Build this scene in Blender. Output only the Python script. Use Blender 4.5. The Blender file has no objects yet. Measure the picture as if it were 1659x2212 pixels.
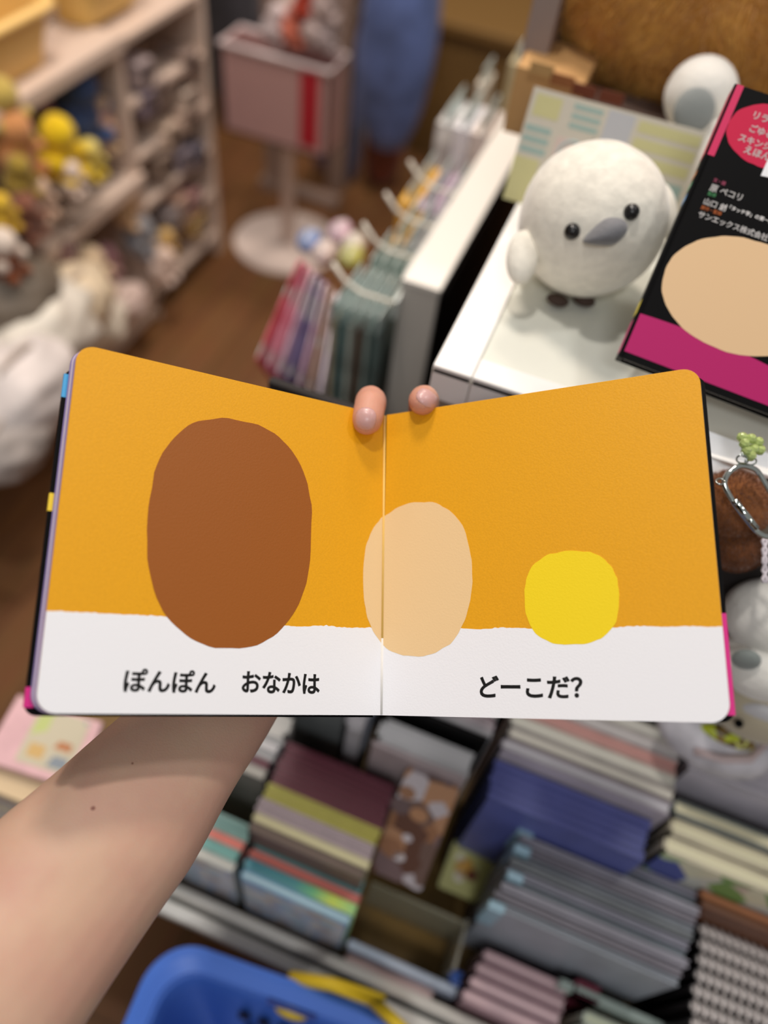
import bpy, bmesh, math, random
from mathutils import Vector, Matrix, noise
from mathutils.bvhtree import BVHTree
random.seed(7)
S = bpy.context.scene; C = S.collection; PI = math.pi
# ------------------------------------------------------------------ camera
CX, CY, F, H = 829.5, 1106.0, 1661.0, 1.4
RM = Matrix(((0.93060745, -0.33723848, 0.1422673), (0.35164006, 0.7158752, -0.60321801), (0.10158269, 0.61138606, 0.78478535)))
cam_d = bpy.data.cameras.new('camera'); cam = bpy.data.objects.new('camera', cam_d); C.objects.link(cam)
cam.matrix_world = Matrix.Translation((0, 0, H)) @ RM.to_4x4()
cam_d.sensor_fit = 'VERTICAL'; cam_d.sensor_height = 36.0; cam_d.lens = F / 2212 * 36.0
cam_d.clip_start = 0.02; cam_d.clip_end = 50
cam_d.dof.use_dof = True; cam_d.dof.focus_distance = 0.425; cam_d.dof.aperture_fstop = 2.3
S.camera = cam
# ------------------------------------------------------------------ world, lights, exposure
S.view_settings.view_transform = 'Standard'; S.view_settings.look = 'None'
S.view_settings.gamma = 1.0; S.view_settings.use_curve_mapping = False
S.view_settings.exposure = -1.34
W = bpy.data.worlds.new('world'); S.world = W; W.use_nodes = True
W.node_tree.nodes['Background'].inputs[0].default_value = (1.0, 0.965, 0.93, 1)
W.node_tree.nodes['Background'].inputs[1].default_value = 0.66
def spot(loc, size, power, col=(1, .94, .87)):
    l = bpy.data.lights.new('ceiling_lamp', 'AREA'); l.shape = 'DISK'; l.size = size; l.energy = power; l.color = col
    o = bpy.data.objects.new('ceiling_lamp', l); C.objects.link(o); o.location = loc
    return o
spot((-0.45, 0.45, 2.75), 0.10, 25, (1, .95, .9))
spot((0.25, -1.15, 2.6), 0.5, 34, (.96, .98, 1.0))
spot((0.6, 0.9, 2.75), 0.2, 15, (.98, .97, .95))
spot((-0.7, 1.3, 2.75), 0.4, 62, (1, .87, .76))
spot((-0.6, 2.6, 2.75), 0.4, 54, (1, .87, .76))
# ------------------------------------------------------------------ helpers
def ray(px, py): return RM @ Vector(((px - CX) / F, (CY - py) / F, -1.0))
def at(px, py, t): return ray(px, py) * t + Vector((0, 0, H))
def Z(px, py, z):
    v = ray(px, py); return v * ((z - H) / v.z) + Vector((0, 0, H))
def YP(px, py, y):
    v = ray(px, py); return v * (y / v.y) + Vector((0, 0, H))
def XP(px, py, x):
    v = ray(px, py); return v * (x / v.x) + Vector((0, 0, H))
def lin(c):
    return tuple(((v / 255) / 12.92 if v / 255 <= .04045 else ((v / 255 + .055) / 1.055) ** 2.4) for v in c) + (1.0,)
MC = {}
def mat(rgb, rough=.55, metal=0, noise_amt=0.0, scale=40, bump=0, spec=.5, trans=0, alpha=1, sss=0, coat=0, fuzz=0, rgb2=None):
    key = (rgb, rough, metal, noise_amt, scale, bump, spec, trans, alpha, sss, coat, fuzz, rgb2)
    if key in MC: return MC[key]
    m = bpy.data.materials.new('mat_%d' % len(MC)); m.use_nodes = True; MC[key] = m
    nt = m.node_tree; b = nt.nodes['Principled BSDF']
    b.inputs['Base Color'].default_value = lin(rgb); b.inputs['Roughness'].default_value = rough; b.inputs['Metallic'].default_value = metal
    b.inputs['Specular IOR Level'].default_value = spec; b.inputs['Transmission Weight'].default_value = trans
    b.inputs['Alpha'].default_value = alpha; b.inputs['Coat Weight'].default_value = coat; b.inputs['Coat Roughness'].default_value = .12
    if sss:
        b.inputs['Subsurface Weight'].default_value = sss; b.inputs['Subsurface Radius'].default_value = (1, .35, .2); b.inputs['Subsurface Scale'].default_value = .006
    if fuzz:
        b.inputs['Sheen Weight'].default_value = fuzz; b.inputs['Sheen Roughness'].default_value = .5
    if noise_amt or bump or rgb2:
        tc = nt.nodes.new('ShaderNodeTexCoord'); n = nt.nodes.new('ShaderNodeTexNoise'); n.inputs['Scale'].default_value = scale; n.inputs['Detail'].default_value = 4
        nt.links.new(tc.outputs['Object'], n.inputs['Vector'])
        if noise_amt or rgb2:
            r = nt.nodes.new('ShaderNodeValToRGB')
            a = rgb2 if rgb2 else tuple(min(255, max(0, v * (1 - noise_amt))) for v in rgb)
            e = rgb if rgb2 else tuple(min(255, v * (1 + noise_amt * .5)) for v in rgb)
            r.color_ramp.elements[0].position = .35; r.color_ramp.elements[0].color = lin(a)
            r.color_ramp.elements[1].position = .65; r.color_ramp.elements[1].color = lin(e)
            nt.links.new(n.outputs['Fac'], r.inputs[0]); nt.links.new(r.outputs[0], b.inputs['Base Color'])
        if bump:
            bp = nt.nodes.new('ShaderNodeBump'); bp.inputs['Strength'].default_value = min(1, bump); bp.inputs['Distance'].default_value = .001
            nt.links.new(n.outputs['Fac'], bp.inputs['Height']); nt.links.new(bp.outputs[0], b.inputs['Normal'])
    return m
def blotch(cols, scale=25, rough=.35):
    """illustrated cover print: patches of flat colour"""
    key = (tuple(cols), scale, rough)
    if key in MC: return MC[key]
    m = bpy.data.materials.new('print_%d' % len(MC)); m.use_nodes = True; MC[key] = m
    nt = m.node_tree; b = nt.nodes['Principled BSDF']; b.inputs['Roughness'].default_value = rough
    tc = nt.nodes.new('ShaderNodeTexCoord'); v = nt.nodes.new('ShaderNodeTexVoronoi'); v.inputs['Scale'].default_value = scale
    r = nt.nodes.new('ShaderNodeValToRGB'); r.color_ramp.interpolation = 'CONSTANT'
    sp = nt.nodes.new('ShaderNodeSeparateColor')
    nt.links.new(tc.outputs['Object'], v.inputs['Vector']); nt.links.new(v.outputs['Color'], sp.inputs[0]); nt.links.new(sp.outputs[0], r.inputs[0])
    for i, c in enumerate(cols):
        if i < 2: e = r.color_ramp.elements[i]; e.position = i / len(cols)
        else: e = r.color_ramp.elements.new(i / len(cols))
        e.color = lin(c)
    nt.links.new(r.outputs[0], b.inputs['Base Color'])
    return m
class MB:
    def __init__(s): s.v = []; s.f = []; s.m = []
    def add(s, vs, fs, mi=0):
        o = len(s.v); s.v += [Vector(v) for v in vs]; s.f += [tuple(i + o for i in f) for f in fs]; s.m += [mi] * len(fs); return s
    def box(s, lo, hi, R=None, P=None, mi=0):
        x0, y0, z0 = lo; x1, y1, z1 = hi
        vs = [Vector(p) for p in ((x0, y0, z0), (x1, y0, z0), (x1, y1, z0), (x0, y1, z0), (x0, y0, z1), (x1, y0, z1), (x1, y1, z1), (x0, y1, z1))]
        if R is not None: vs = [R @ v for v in vs]
        if P is not None: vs = [v + Vector(P) for v in vs]
        return s.add(vs, [(0, 3, 2, 1), (4, 5, 6, 7), (0, 1, 5, 4), (1, 2, 6, 5), (2, 3, 7, 6), (3, 0, 4, 7)], mi)
    def loft(s, rings, cap=True, mi=0):
        n = len(rings[0]); vs = [p for r in rings for p in r]; fs = []
        for i in range(len(rings) - 1):
            for j in range(n):
                k = (j + 1) % n; fs.append((i * n + j, i * n + k, (i + 1) * n + k, (i + 1) * n + j))
        if cap: fs.append(tuple(range(n - 1, -1, -1))); fs.append(tuple((len(rings) - 1) * n + j for j in range(n)))
        return s.add(vs, fs, mi)
    def tube(s, pts, rad, n=12, closed=False, mi=0):
        pts = [Vector(p) for p in pts]; rings = []
        up = None
        for i, p in enumerate(pts):
            a = pts[(i - 1) % len(pts)] if (i or closed) else p; b = pts[(i + 1) % len(pts)] if (i < len(pts) - 1 or closed) else p
            t = (b - a).normalized()
            if up is None: up = t.orthogonal().normalized()
            up = (up - t * up.dot(t)).normalized(); q = t.cross(up)
            r = rad[i] if isinstance(rad, (list, tuple)) else rad
            ru, rq = r if isinstance(r, (list, tuple)) else (r, r)
            rings.append([p + up * math.cos(2 * PI * j / n) * ru + q * math.sin(2 * PI * j / n) * rq for j in range(n)])
        if closed: rings.append(rings[0]); return s.loft(rings, False, mi)
        return s.loft(rings, True, mi)
    def ball(s, c, r, R=None, nu=32, nv=18, mi=0, fn=None):
        c = Vector(c); r = r if isinstance(r, (list, tuple)) else (r, r, r); rings = []
        vs = []; fs = []
        for i in range(1, nv):
            th = PI * i / nv
            for j in range(nu):
                ph = 2 * PI * j / nu; d = Vector((math.sin(th) * math.cos(ph), math.sin(th) * math.sin(ph), math.cos(th)))
                k = fn(d) if fn else 1
                p = Vector((d.x * r[0], d.y * r[1], d.z * r[2])) * k
                vs.append((R @ p if R is not None else p) + c)
        for sg in (1, -1):
            p = Vector((0, 0, sg * r[2])) * (fn(Vector((0, 0, sg))) if fn else 1); vs.append((R @ p if R is not None else p) + c)
        T = len(vs) - 2
        for i in range(nv - 2):
            for j in range(nu):
                k = (j + 1) % nu; fs.append((i * nu + j, (i + 1) * nu + j, (i + 1) * nu + k, i * nu + k))
        for j in range(nu):
            k = (j + 1) % nu; fs.append((T, j, k)); fs.append((T + 1, (nv - 2) * nu + k, (nv - 2) * nu + j))
        return s.add(vs, fs, mi)
    def prism(s, poly, fr, z0, z1, mi=0):
        """poly: 2-D outline in frame fr=(O,ux,uy,n) extruded z0..z1 along n"""
        O, ux, uy, n = fr; k = len(poly)
        vs = [O + ux * a + uy * b + n * z0 for a, b in poly] + [O + ux * a + uy * b + n * z1 for a, b in poly]
        return s.add(vs, [tuple(range(k - 1, -1, -1)), tuple(range(k, 2 * k))] + [(i, (i + 1) % k, k + (i + 1) % k, k + i) for i in range(k)], mi)
    def build(s, name, m, parent=None, smooth=False, bevel=0, sub=0, base=None):
        me = bpy.data.meshes.new(name); off = Vector(base) if base is not None else (Vector(parent.location) if parent is not None and parent.type == 'EMPTY' else Vector((0, 0, 0)))
        if parent is not None and 'base' in parent: off = Vector(parent['base'])
        me.from_pydata([tuple(v - off) for v in s.v], [], s.f)
        for mm in (m if isinstance(m, list) else [m]): me.materials.append(mm)
        for p, mi in zip(me.polygons, s.m): p.material_index = mi; p.use_smooth = smooth
        o = bpy.data.objects.new(name, me); C.objects.link(o)
        if parent is not None: o.parent = parent
        elif base is not None: o.location = off
        if bevel:
            b = o.modifiers.new('bevel', 'BEVEL'); b.width = bevel; b.segments = 3; b.limit_method = 'ANGLE'
            b.angle_limit = .6
        if sub:
            b = o.modifiers.new('sub', 'SUBSURF'); b.levels = sub; b.render_levels = sub
        return o
def tag(o, label, cat, group=None, kind=None):
    o['label'] = label; o['category'] = cat
    if group: o['group'] = group
    if kind: o['kind'] = kind
    return o
def thing(name, label, cat, loc, group=None, kind=None):
    o = bpy.data.objects.new(name, None); C.objects.link(o); o.location = Vector(loc); o.empty_display_size = .02
    return tag(o, label, cat, group, kind)
def struct(name, mb, m, **k):
    o = mb.build(name, m, **k); o['kind'] = 'structure'; return o
def seg(name, mb, m, thingobj, **k):      # part of a part-carrying thing, vertices given in world space
    return mb.build(name, m, thingobj, base=thingobj.location, **k)
def frame(O, ux, uy):
    ux = ux.normalized(); n = ux.cross(uy).normalized(); uy = n.cross(ux).normalized(); return (O, ux, uy, n)
def on(fr, px, py):                      # where the sight line of a photo pixel meets a plane
    O, ux, uy, n = fr; v = ray(px, py); o = Vector((0, 0, H)); t = (O - o).dot(n) / v.dot(n); p = o + v * t - O
    return (p.dot(ux), p.dot(uy))
def wob(cx, cy, rx, ry, n=90, amp=.0004, sq=2.0, rot=0, k=6, top=1.0):
    out = []
    for i in range(n):
        a = 2 * PI * i / n; c, s_ = math.cos(a), math.sin(a)
        x = math.copysign(abs(c) ** (2 / sq), c) * rx; y = math.copysign(abs(s_) ** (2 / sq), s_) * ry
        if y > 0: x *= 1 + (top - 1) * (y / ry)
        w = noise.noise(Vector((c * k, s_ * k, cx * 50))) * amp * 2
        x += c * w; y += s_ * w
        out.append((cx + x * math.cos(rot) - y * math.sin(rot), cy + x * math.sin(rot) + y * math.cos(rot)))
    return out
def rrect(x0, y0, x1, y1, r, n=8, corners=(1, 1, 1, 1)):
    P = []
    for (cx, cy, a0, on_) in ((x1 - r, y1 - r, 0, corners[0]), (x0 + r, y1 - r, 90, corners[1]), (x0 + r, y0 + r, 180, corners[2]), (x1 - r, y0 + r, 270, corners[3])):
        if on_:
            for i in range(n + 1):
                a = math.radians(a0 + 90 * i / n); P.append((cx + r * math.cos(a), cy + r * math.sin(a)))
        else:
            P.append((x1 if a0 in (0, 270) else x0, y1 if a0 in (0, 90) else y0))
    return P
def text(body, fr, rect, m, parent, bold=.036, name='printed_text', z=.00012, keep=False, rot=0):
    """lettering printed on a plane, fitted into rect=(u0,v0,u1,v1)"""
    cu = bpy.data.curves.new('t', 'FONT'); cu.body = body; cu.offset = min(bold, .012); cu.resolution_u = 4; cu.fill_mode = 'FRONT'
    o = bpy.data.objects.new('t', cu); C.objects.link(o)
    dg = bpy.context.evaluated_depsgraph_get(); me = bpy.data.meshes.new_from_object(o.evaluated_get(dg))
    bpy.data.objects.remove(o)
    xs = [v.co.x for v in me.vertices]; ys = [v.co.y for v in me.vertices]
    x0, x1, y0, y1 = min(xs), max(xs), min(ys), max(ys); u0, v0, u1, v1 = rect
    sx = (u1 - u0) / (x1 - x0); sy = (v1 - v0) / (y1 - y0)
    if keep: sx = sy; u0 = u0 if keep == 'l' else (u0 + u1) / 2 - sx * (x1 - x0) / 2
    O, ux, uy, n = fr; base = Vector(parent.location) if parent.type == 'EMPTY' else Vector((0, 0, 0))
    for v in me.vertices:
        a = u0 + (v.co.x - x0) * sx; b = v0 + (v.co.y - y0) * sy
        v.co = O + ux * a + uy * b + n * z - base
    if bold > .02:      # heavier strokes: the same outline set down again a hair to every side
        d = (v1 - v0) * (bold - .012) * .8; vs = [v.co.copy() for v in me.vertices]; ps = [tuple(p.vertices) for p in me.polygons]; V_ = []; P_ = []
        for k in range(9):
            a = 2 * PI * k / 8; off = (ux * math.cos(a) + uy * math.sin(a)) * d if k < 8 else Vector(); o_ = len(V_)
            V_ += [tuple(v + off) for v in vs]; P_ += [tuple(i + o_ for i in p) for p in ps]
        me = bpy.data.meshes.new(name); me.from_pydata(V_, [], P_)
    me.materials.clear(); me.materials.append(m)
    q = bpy.data.objects.new(name, me); C.objects.link(q); q.parent = parent
    return q
def fur(mb_obj, name, m, parent, count, length, width, droop=(0, 0, -.3), jitter=.5, seed=1):
    """short pile: one blade per tuft, all in one mesh"""
    rnd = random.Random(seed); me = mb_obj.data; me.calc_loop_triangles()
    tris = [[me.vertices[i].co.copy() for i in t.vertices] for t in me.loop_triangles]
    nrm = [[me.vertices[i].normal.copy() for i in t.vertices] for t in me.loop_triangles]
    ar = [((a - b).cross(c - b)).length for a, b, c in tris]
    idx = rnd.choices(range(len(tris)), ar, k=count); vs = []; fs = []; dr = Vector(droop)
    for i in idx:
        a, b = rnd.random(), rnd.random()
        if a + b > 1: a, b = 1 - a, 1 - b
        T = tris[i]; N = nrm[i]; p = T[0] + (T[1] - T[0]) * a + (T[2] - T[0]) * b
        n = (N[0] * (1 - a - b) + N[1] * a + N[2] * b)
        cl = noise.noise_vector(p * 40) * jitter
        L = length * rnd.uniform(.6, 1.15)
        d1 = (n * .9 + dr * .5 + cl * .6 + Vector((rnd.uniform(-1, 1), rnd.uniform(-1, 1), rnd.uniform(-1, 1))) * .25).normalized()
        d2 = (d1 + dr + cl * .7).normalized()
        s_ = d1.cross(Vector((rnd.uniform(-1, 1), rnd.uniform(-1, 1), rnd.uniform(-1, 1)))).normalized() * width
        q = p + d1 * L * .5; r = q + d2 * L * .5; o = len(vs)
        vs += [p - s_, p + s_, q + s_ * .7, q - s_ * .7, r]; fs += [(o, o + 1, o + 2, o + 3), (o + 3, o + 2, o + 4)]
    f = bpy.data.meshes.new(name); f.from_pydata([tuple(v) for v in vs], [], fs); f.materials.append(m)
    for p in f.polygons: p.use_smooth = True
    o = bpy.data.objects.new(name, f); C.objects.link(o); o.parent = parent
    return o
WHITE = mat((232, 226, 216), .45); BLACK = mat((10, 9, 10), .5, spec=.08); DARK = mat((30, 26, 24), .7)
# ------------------------------------------------------------------ structure: floor and back wall
def floor_mat():
    m = bpy.data.materials.new('wood_floor'); m.use_nodes = True; nt = m.node_tree; b = nt.nodes['Principled BSDF']; b.inputs['Roughness'].default_value = .55
    b.inputs['Specular IOR Level'].default_value = .25
    tc = nt.nodes.new('ShaderNodeTexCoord'); mp = nt.nodes.new('ShaderNodeMapping'); mp.inputs['Rotation'].default_value = (0, 0, PI / 2)
    br = nt.nodes.new('ShaderNodeTexBrick'); br.inputs['Color1'].default_value = lin((134, 92, 56)); br.inputs['Color2'].default_value = lin((118, 78, 46)); br.inputs['Mortar'].default_value = lin((84, 54, 32))
    br.inputs['Scale'].default_value = 1; br.inputs['Brick Width'].default_value = 1.1; br.inputs['Row Height'].default_value = .12; br.inputs['Mortar Size'].default_value = .002
    n = nt.nodes.new('ShaderNodeTexNoise'); n.inputs['Scale'].default_value = 6; mp2 = nt.nodes.new('ShaderNodeMapping'); mp2.inputs['Scale'].default_value = (8, 1, 1)
    mx = nt.nodes.new('ShaderNodeMixRGB'); mx.blend_type = 'MULTIPLY'; mx.inputs[0].default_value = .35
    nt.links.new(tc.outputs['Object'], mp.inputs[0]); nt.links.new(mp.outputs[0], br.inputs[0]); nt.links.new(tc.outputs['Object'], mp2.inputs[0]); nt.links.new(mp2.outputs[0], n.inputs[0])
    nt.links.new(br.outputs[0], mx.inputs[1]); nt.links.new(n.outputs['Color'], mx.inputs[2]); nt.links.new(mx.outputs[0], b.inputs['Base Color'])
    return m
struct('floor', MB().box((-4, -2, -.05), (3, 4.2, 0)), floor_mat())
struct('wall_back', MB().box((-4, 4.2, 0), (3, 4.3, 2.8)), mat((120, 92, 58), .6, noise_amt=.2, scale=5))
struct('wall_left', MB().box((-4.1, -2, 0), (-4, 4.3, 2.8)), mat((150, 130, 108), .7))
# ------------------------------------------------------------------ the open board book
S0 = Vector((-.0245, .1782, .9911)); S1 = Vector((-.088, .3309, 1.0622)); vv = (S1 - S0).normalized()
TLp = Vector((-.227, .2398, 1.1326)); BLp = Vector((-.1634, .0865, 1.0629)); TRp = Vector((.0678, .3545, 1.1466)); BRp = Vector((.1312, .2024, 1.0741))
wl = ((TLp - S1) + (BLp - S0)) / 2; wr = ((TRp - S1) + (BRp - S0)) / 2
PW = .18; PH = .18
fl = frame(S0, -wl, vv); FL = (S0 - fl[1] * PW, fl[1], fl[2], fl[3])
FR = frame(S0, wr, vv)
MOR = mat((226, 160, 12), .5, noise_amt=.02, scale=900, bump=.12, spec=.35); MWH = mat((236, 236, 240), .5, bump=.1, scale=900, spec=.35); INK = mat((28, 26, 26), .5)
book = thing('board_book', 'open orange and white board book held up in the hand', 'book', S0)
def edge(pts_px, fr):
    return [on(fr, *p) for p in pts_px]
def page(fr, right, off, name, m, w=PW, h=PH, t=.002, r=.009, grow=0):
    P = rrect(PW - w if not right else 0, -grow, PW if not right else w + grow, h + grow, r, corners=(1, 0, 0, 1) if right else (0, 1, 1, 0))
    return seg(name, MB().prism(P, fr, -off - t, -off), m, book, bevel=.0002)
# leaves: left side six leaves read, right side two
page(FL, False, .0000, 'page', MOR)
for i in range(3): page(FL, False, .0024 + i * .0019, 'page', mat((140, 124, 176) if i != 1 else (206, 190, 200), .5), t=.0017, w=PW + .0006 + i * .0005)
page(FR, True, .0000, 'page', MOR)
page(FR, True, .0023, 'page', mat((150, 190, 205), .5), t=.0015)
def cover(fr, right, off, t, grow):
    x0, x1 = (-grow, PW) if not right else (0, PW + grow)
    o = seg('cover', MB().prism(rrect(x0, .0002 if right else -.0012, x1, PH - (.003 if right else .0105), .006, corners=(1, 0, 0, 1) if right else (0, 1, 1, 0)), fr, -off - t, -off), BLACK, book)
    # magenta ground printed round the edge of the cover, plus small colour prints on the spine side
    def wrap(v0, v1, m, e=.00015):
        a, b = (x0 - e, x0 + .004) if not right else (x1 - .004, x1 + e)
        q = MB().prism([(a, v0), (b, v0), (b, v1), (a, v1)], fr, -off - t - e, -off + e).build('printed_band', m, o, base=book.location); return q
    mg = mat((214, 40, 132), .4)
    hv = lambda px, py: on((fr[0] - fr[3] * off, fr[1], fr[2], fr[3]), px, py)[1]
    if right: wrap(.0035, hv(1553, 1325), mg)
    else: wrap(.0025, hv(58, 1484), mg); wrap(hv(148, 860), hv(153, 810), mat((60, 160, 215), .4)); wrap(hv(112, 1104), hv(118, 1066), mat((240, 205, 50), .4))
    return o
cover(FL, False, .0088, .002, .0035)
cover(FR, True, .0046, .002, .0019)
b1 = fl[3]; b2 = FR[3]
sp = MB(); prof = [S0 - b1 * .0108 - fl[1] * .004, S0 - b1 * .0128, S0 - (b1 + b2).normalized() * .0135, S0 - b2 * .0078 + FR[1] * .004, S0 - b2 * .0060 + FR[1] * .004, S0 - (b1 + b2).normalized() * .0095, S0 - b1 * .0088 - fl[1] * .004]
sp.loft([[p + vv * .0005 for p in prof], [p + vv * .178 for p in prof]]); seg('spine', sp, BLACK, book)
# printed ground (white table) with a wobbly cut-paper edge
def ground(fr, pxs, right):
    top = [];
    E_ = edge(pxs, fr); u = 0.0
    N = 110
    for i in range(N + 1):
        uu = PW * i / N
        for a, b in zip(E_[:-1], E_[1:]):
            if a[0] <= uu <= b[0] or (uu <= a[0] and a is E_[0]) or (uu >= b[0] and b is E_[-1]):
                f = (uu - a[0]) / (b[0] - a[0]); hgt = a[1] + (b[1] - a[1]) * f
        top.append((uu, hgt + abs(noise.noise(Vector((uu * 260, 3.1 + right, 0)))) * .0012 + noise.noise(Vector((uu * 60, 7 + right, 0))) * .0006))
    r = .009
    if right: low = [(0, 0)] + [(PW - r + r * math.sin(a), r - r * math.cos(a)) for a in [PI / 2 * i / 8 for i in range(9)]]
    else: low = [(r - r * math.sin(a), r - r * math.cos(a)) for a in [PI / 2 * (8 - i) / 8 for i in range(9)]] + [(PW, 0)]
    P = low + top[::-1]
    seg('printed_ground', MB().prism(P, fr, -.0005, .00008), MWH, book)
ground(FL, [(95, 1320), (350, 1332), (620, 1352), (826, 1358)], 0)
ground(FR, [(826, 1358), (1140, 1358), (1545, 1353)], 1)
def shape(fr, box, m, name='printed_shape', sq=2.2, top=1.0, z=.00016, rot=0, amp=.0004):
    a = on(fr, box[0], box[3]); b = on(fr, box[2], box[1])
    a2 = on(fr, box[0], box[1]); b2 = on(fr, box[2], box[3])
    x0 = (a[0] + a2[0]) / 2; x1 = (b[0] + b2[0]) / 2; y0 = (a[1] + b2[1]) / 2; y1 = (b[1] + a2[1]) / 2
    P = wob((x0 + x1) / 2, (y0 + y1) / 2, (x1 - x0) / 2, (y1 - y0) / 2, sq=sq, top=top, rot=rot, amp=amp)
    return P, z, m, name, fr
def put(P, z, m, name, fr, par=book, z0=-.0003):
    return seg(name, MB().prism(P, fr, z0, z), m, par)
BRN = mat((150, 84, 24), .5, bump=.1, scale=900, spec=.35); CRM = mat((232, 198, 148), .5, bump=.1, scale=900, spec=.35); YEL = mat((240, 210, 20), .5, bump=.1, scale=900, spec=.35)
put(*shape(FL, (318, 905, 672, 1402), BRN, sq=2.3, top=1.06))
put(*shape(FR, (1132, 1190, 1338, 1392), YEL, sq=2.5))
# the cream pebble lies across the fold: one piece on either page
P, z_, m_, n_, f_ = shape(FR, (786, 1085, 1020, 1418), CRM, sq=2.3)
def clip(P, sgn, x=0.0):
    out = []
    for i in range(len(P)):
        a = P[i]; b = P[(i + 1) % len(P)]
        if (a[0] - x) * sgn >= 0: out.append(a)
        if (a[0] - x) * (b[0] - x) < 0:
            t = (x - a[0]) / (b[0] - a[0]); out.append((x, a[1] + (b[1] - a[1]) * t))
    return out
put(clip(P, 1), z_, CRM, n_, FR)
put([(x + PW, y) for x, y in clip(P, -1)], z_, CRM, n_, FL)
def trect(fr, x0, y0, x1, y1):
    a = on(fr, x0, y1); b = on(fr, x1, y0); c = on(fr, x0, y0); d = on(fr, x1, y1)
    return ((a[0] + c[0]) / 2, (a[1] + d[1]) / 2, (b[0] + d[0]) / 2, (b[1] + c[1]) / 2)
text('ぽんぽん', FL, trect(FL, 268, 1447, 466, 1496), INK, book)
text('おなかは', FL, trect(FL, 523, 1453, 690, 1498), INK, book)
text('どーこだ？', FR, trect(FR, 1037, 1460, 1258, 1508), INK, book)
# pale crease where the two pages meet
for v0, v1, c_ in ((.0005, .0428, (226, 222, 216)), (.0428, PH - .0005, (240, 196, 104))):
    seg('crease', MB().tube([S0 + vv * v0 + (fl[3] + FR[3]) * .0001 + FR[1] * .0003, S0 + vv * v1 + (fl[3] + FR[3]) * .0001 + FR[1] * .0003], .0007, 8), mat(c_, .6), book, smooth=True)
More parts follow.
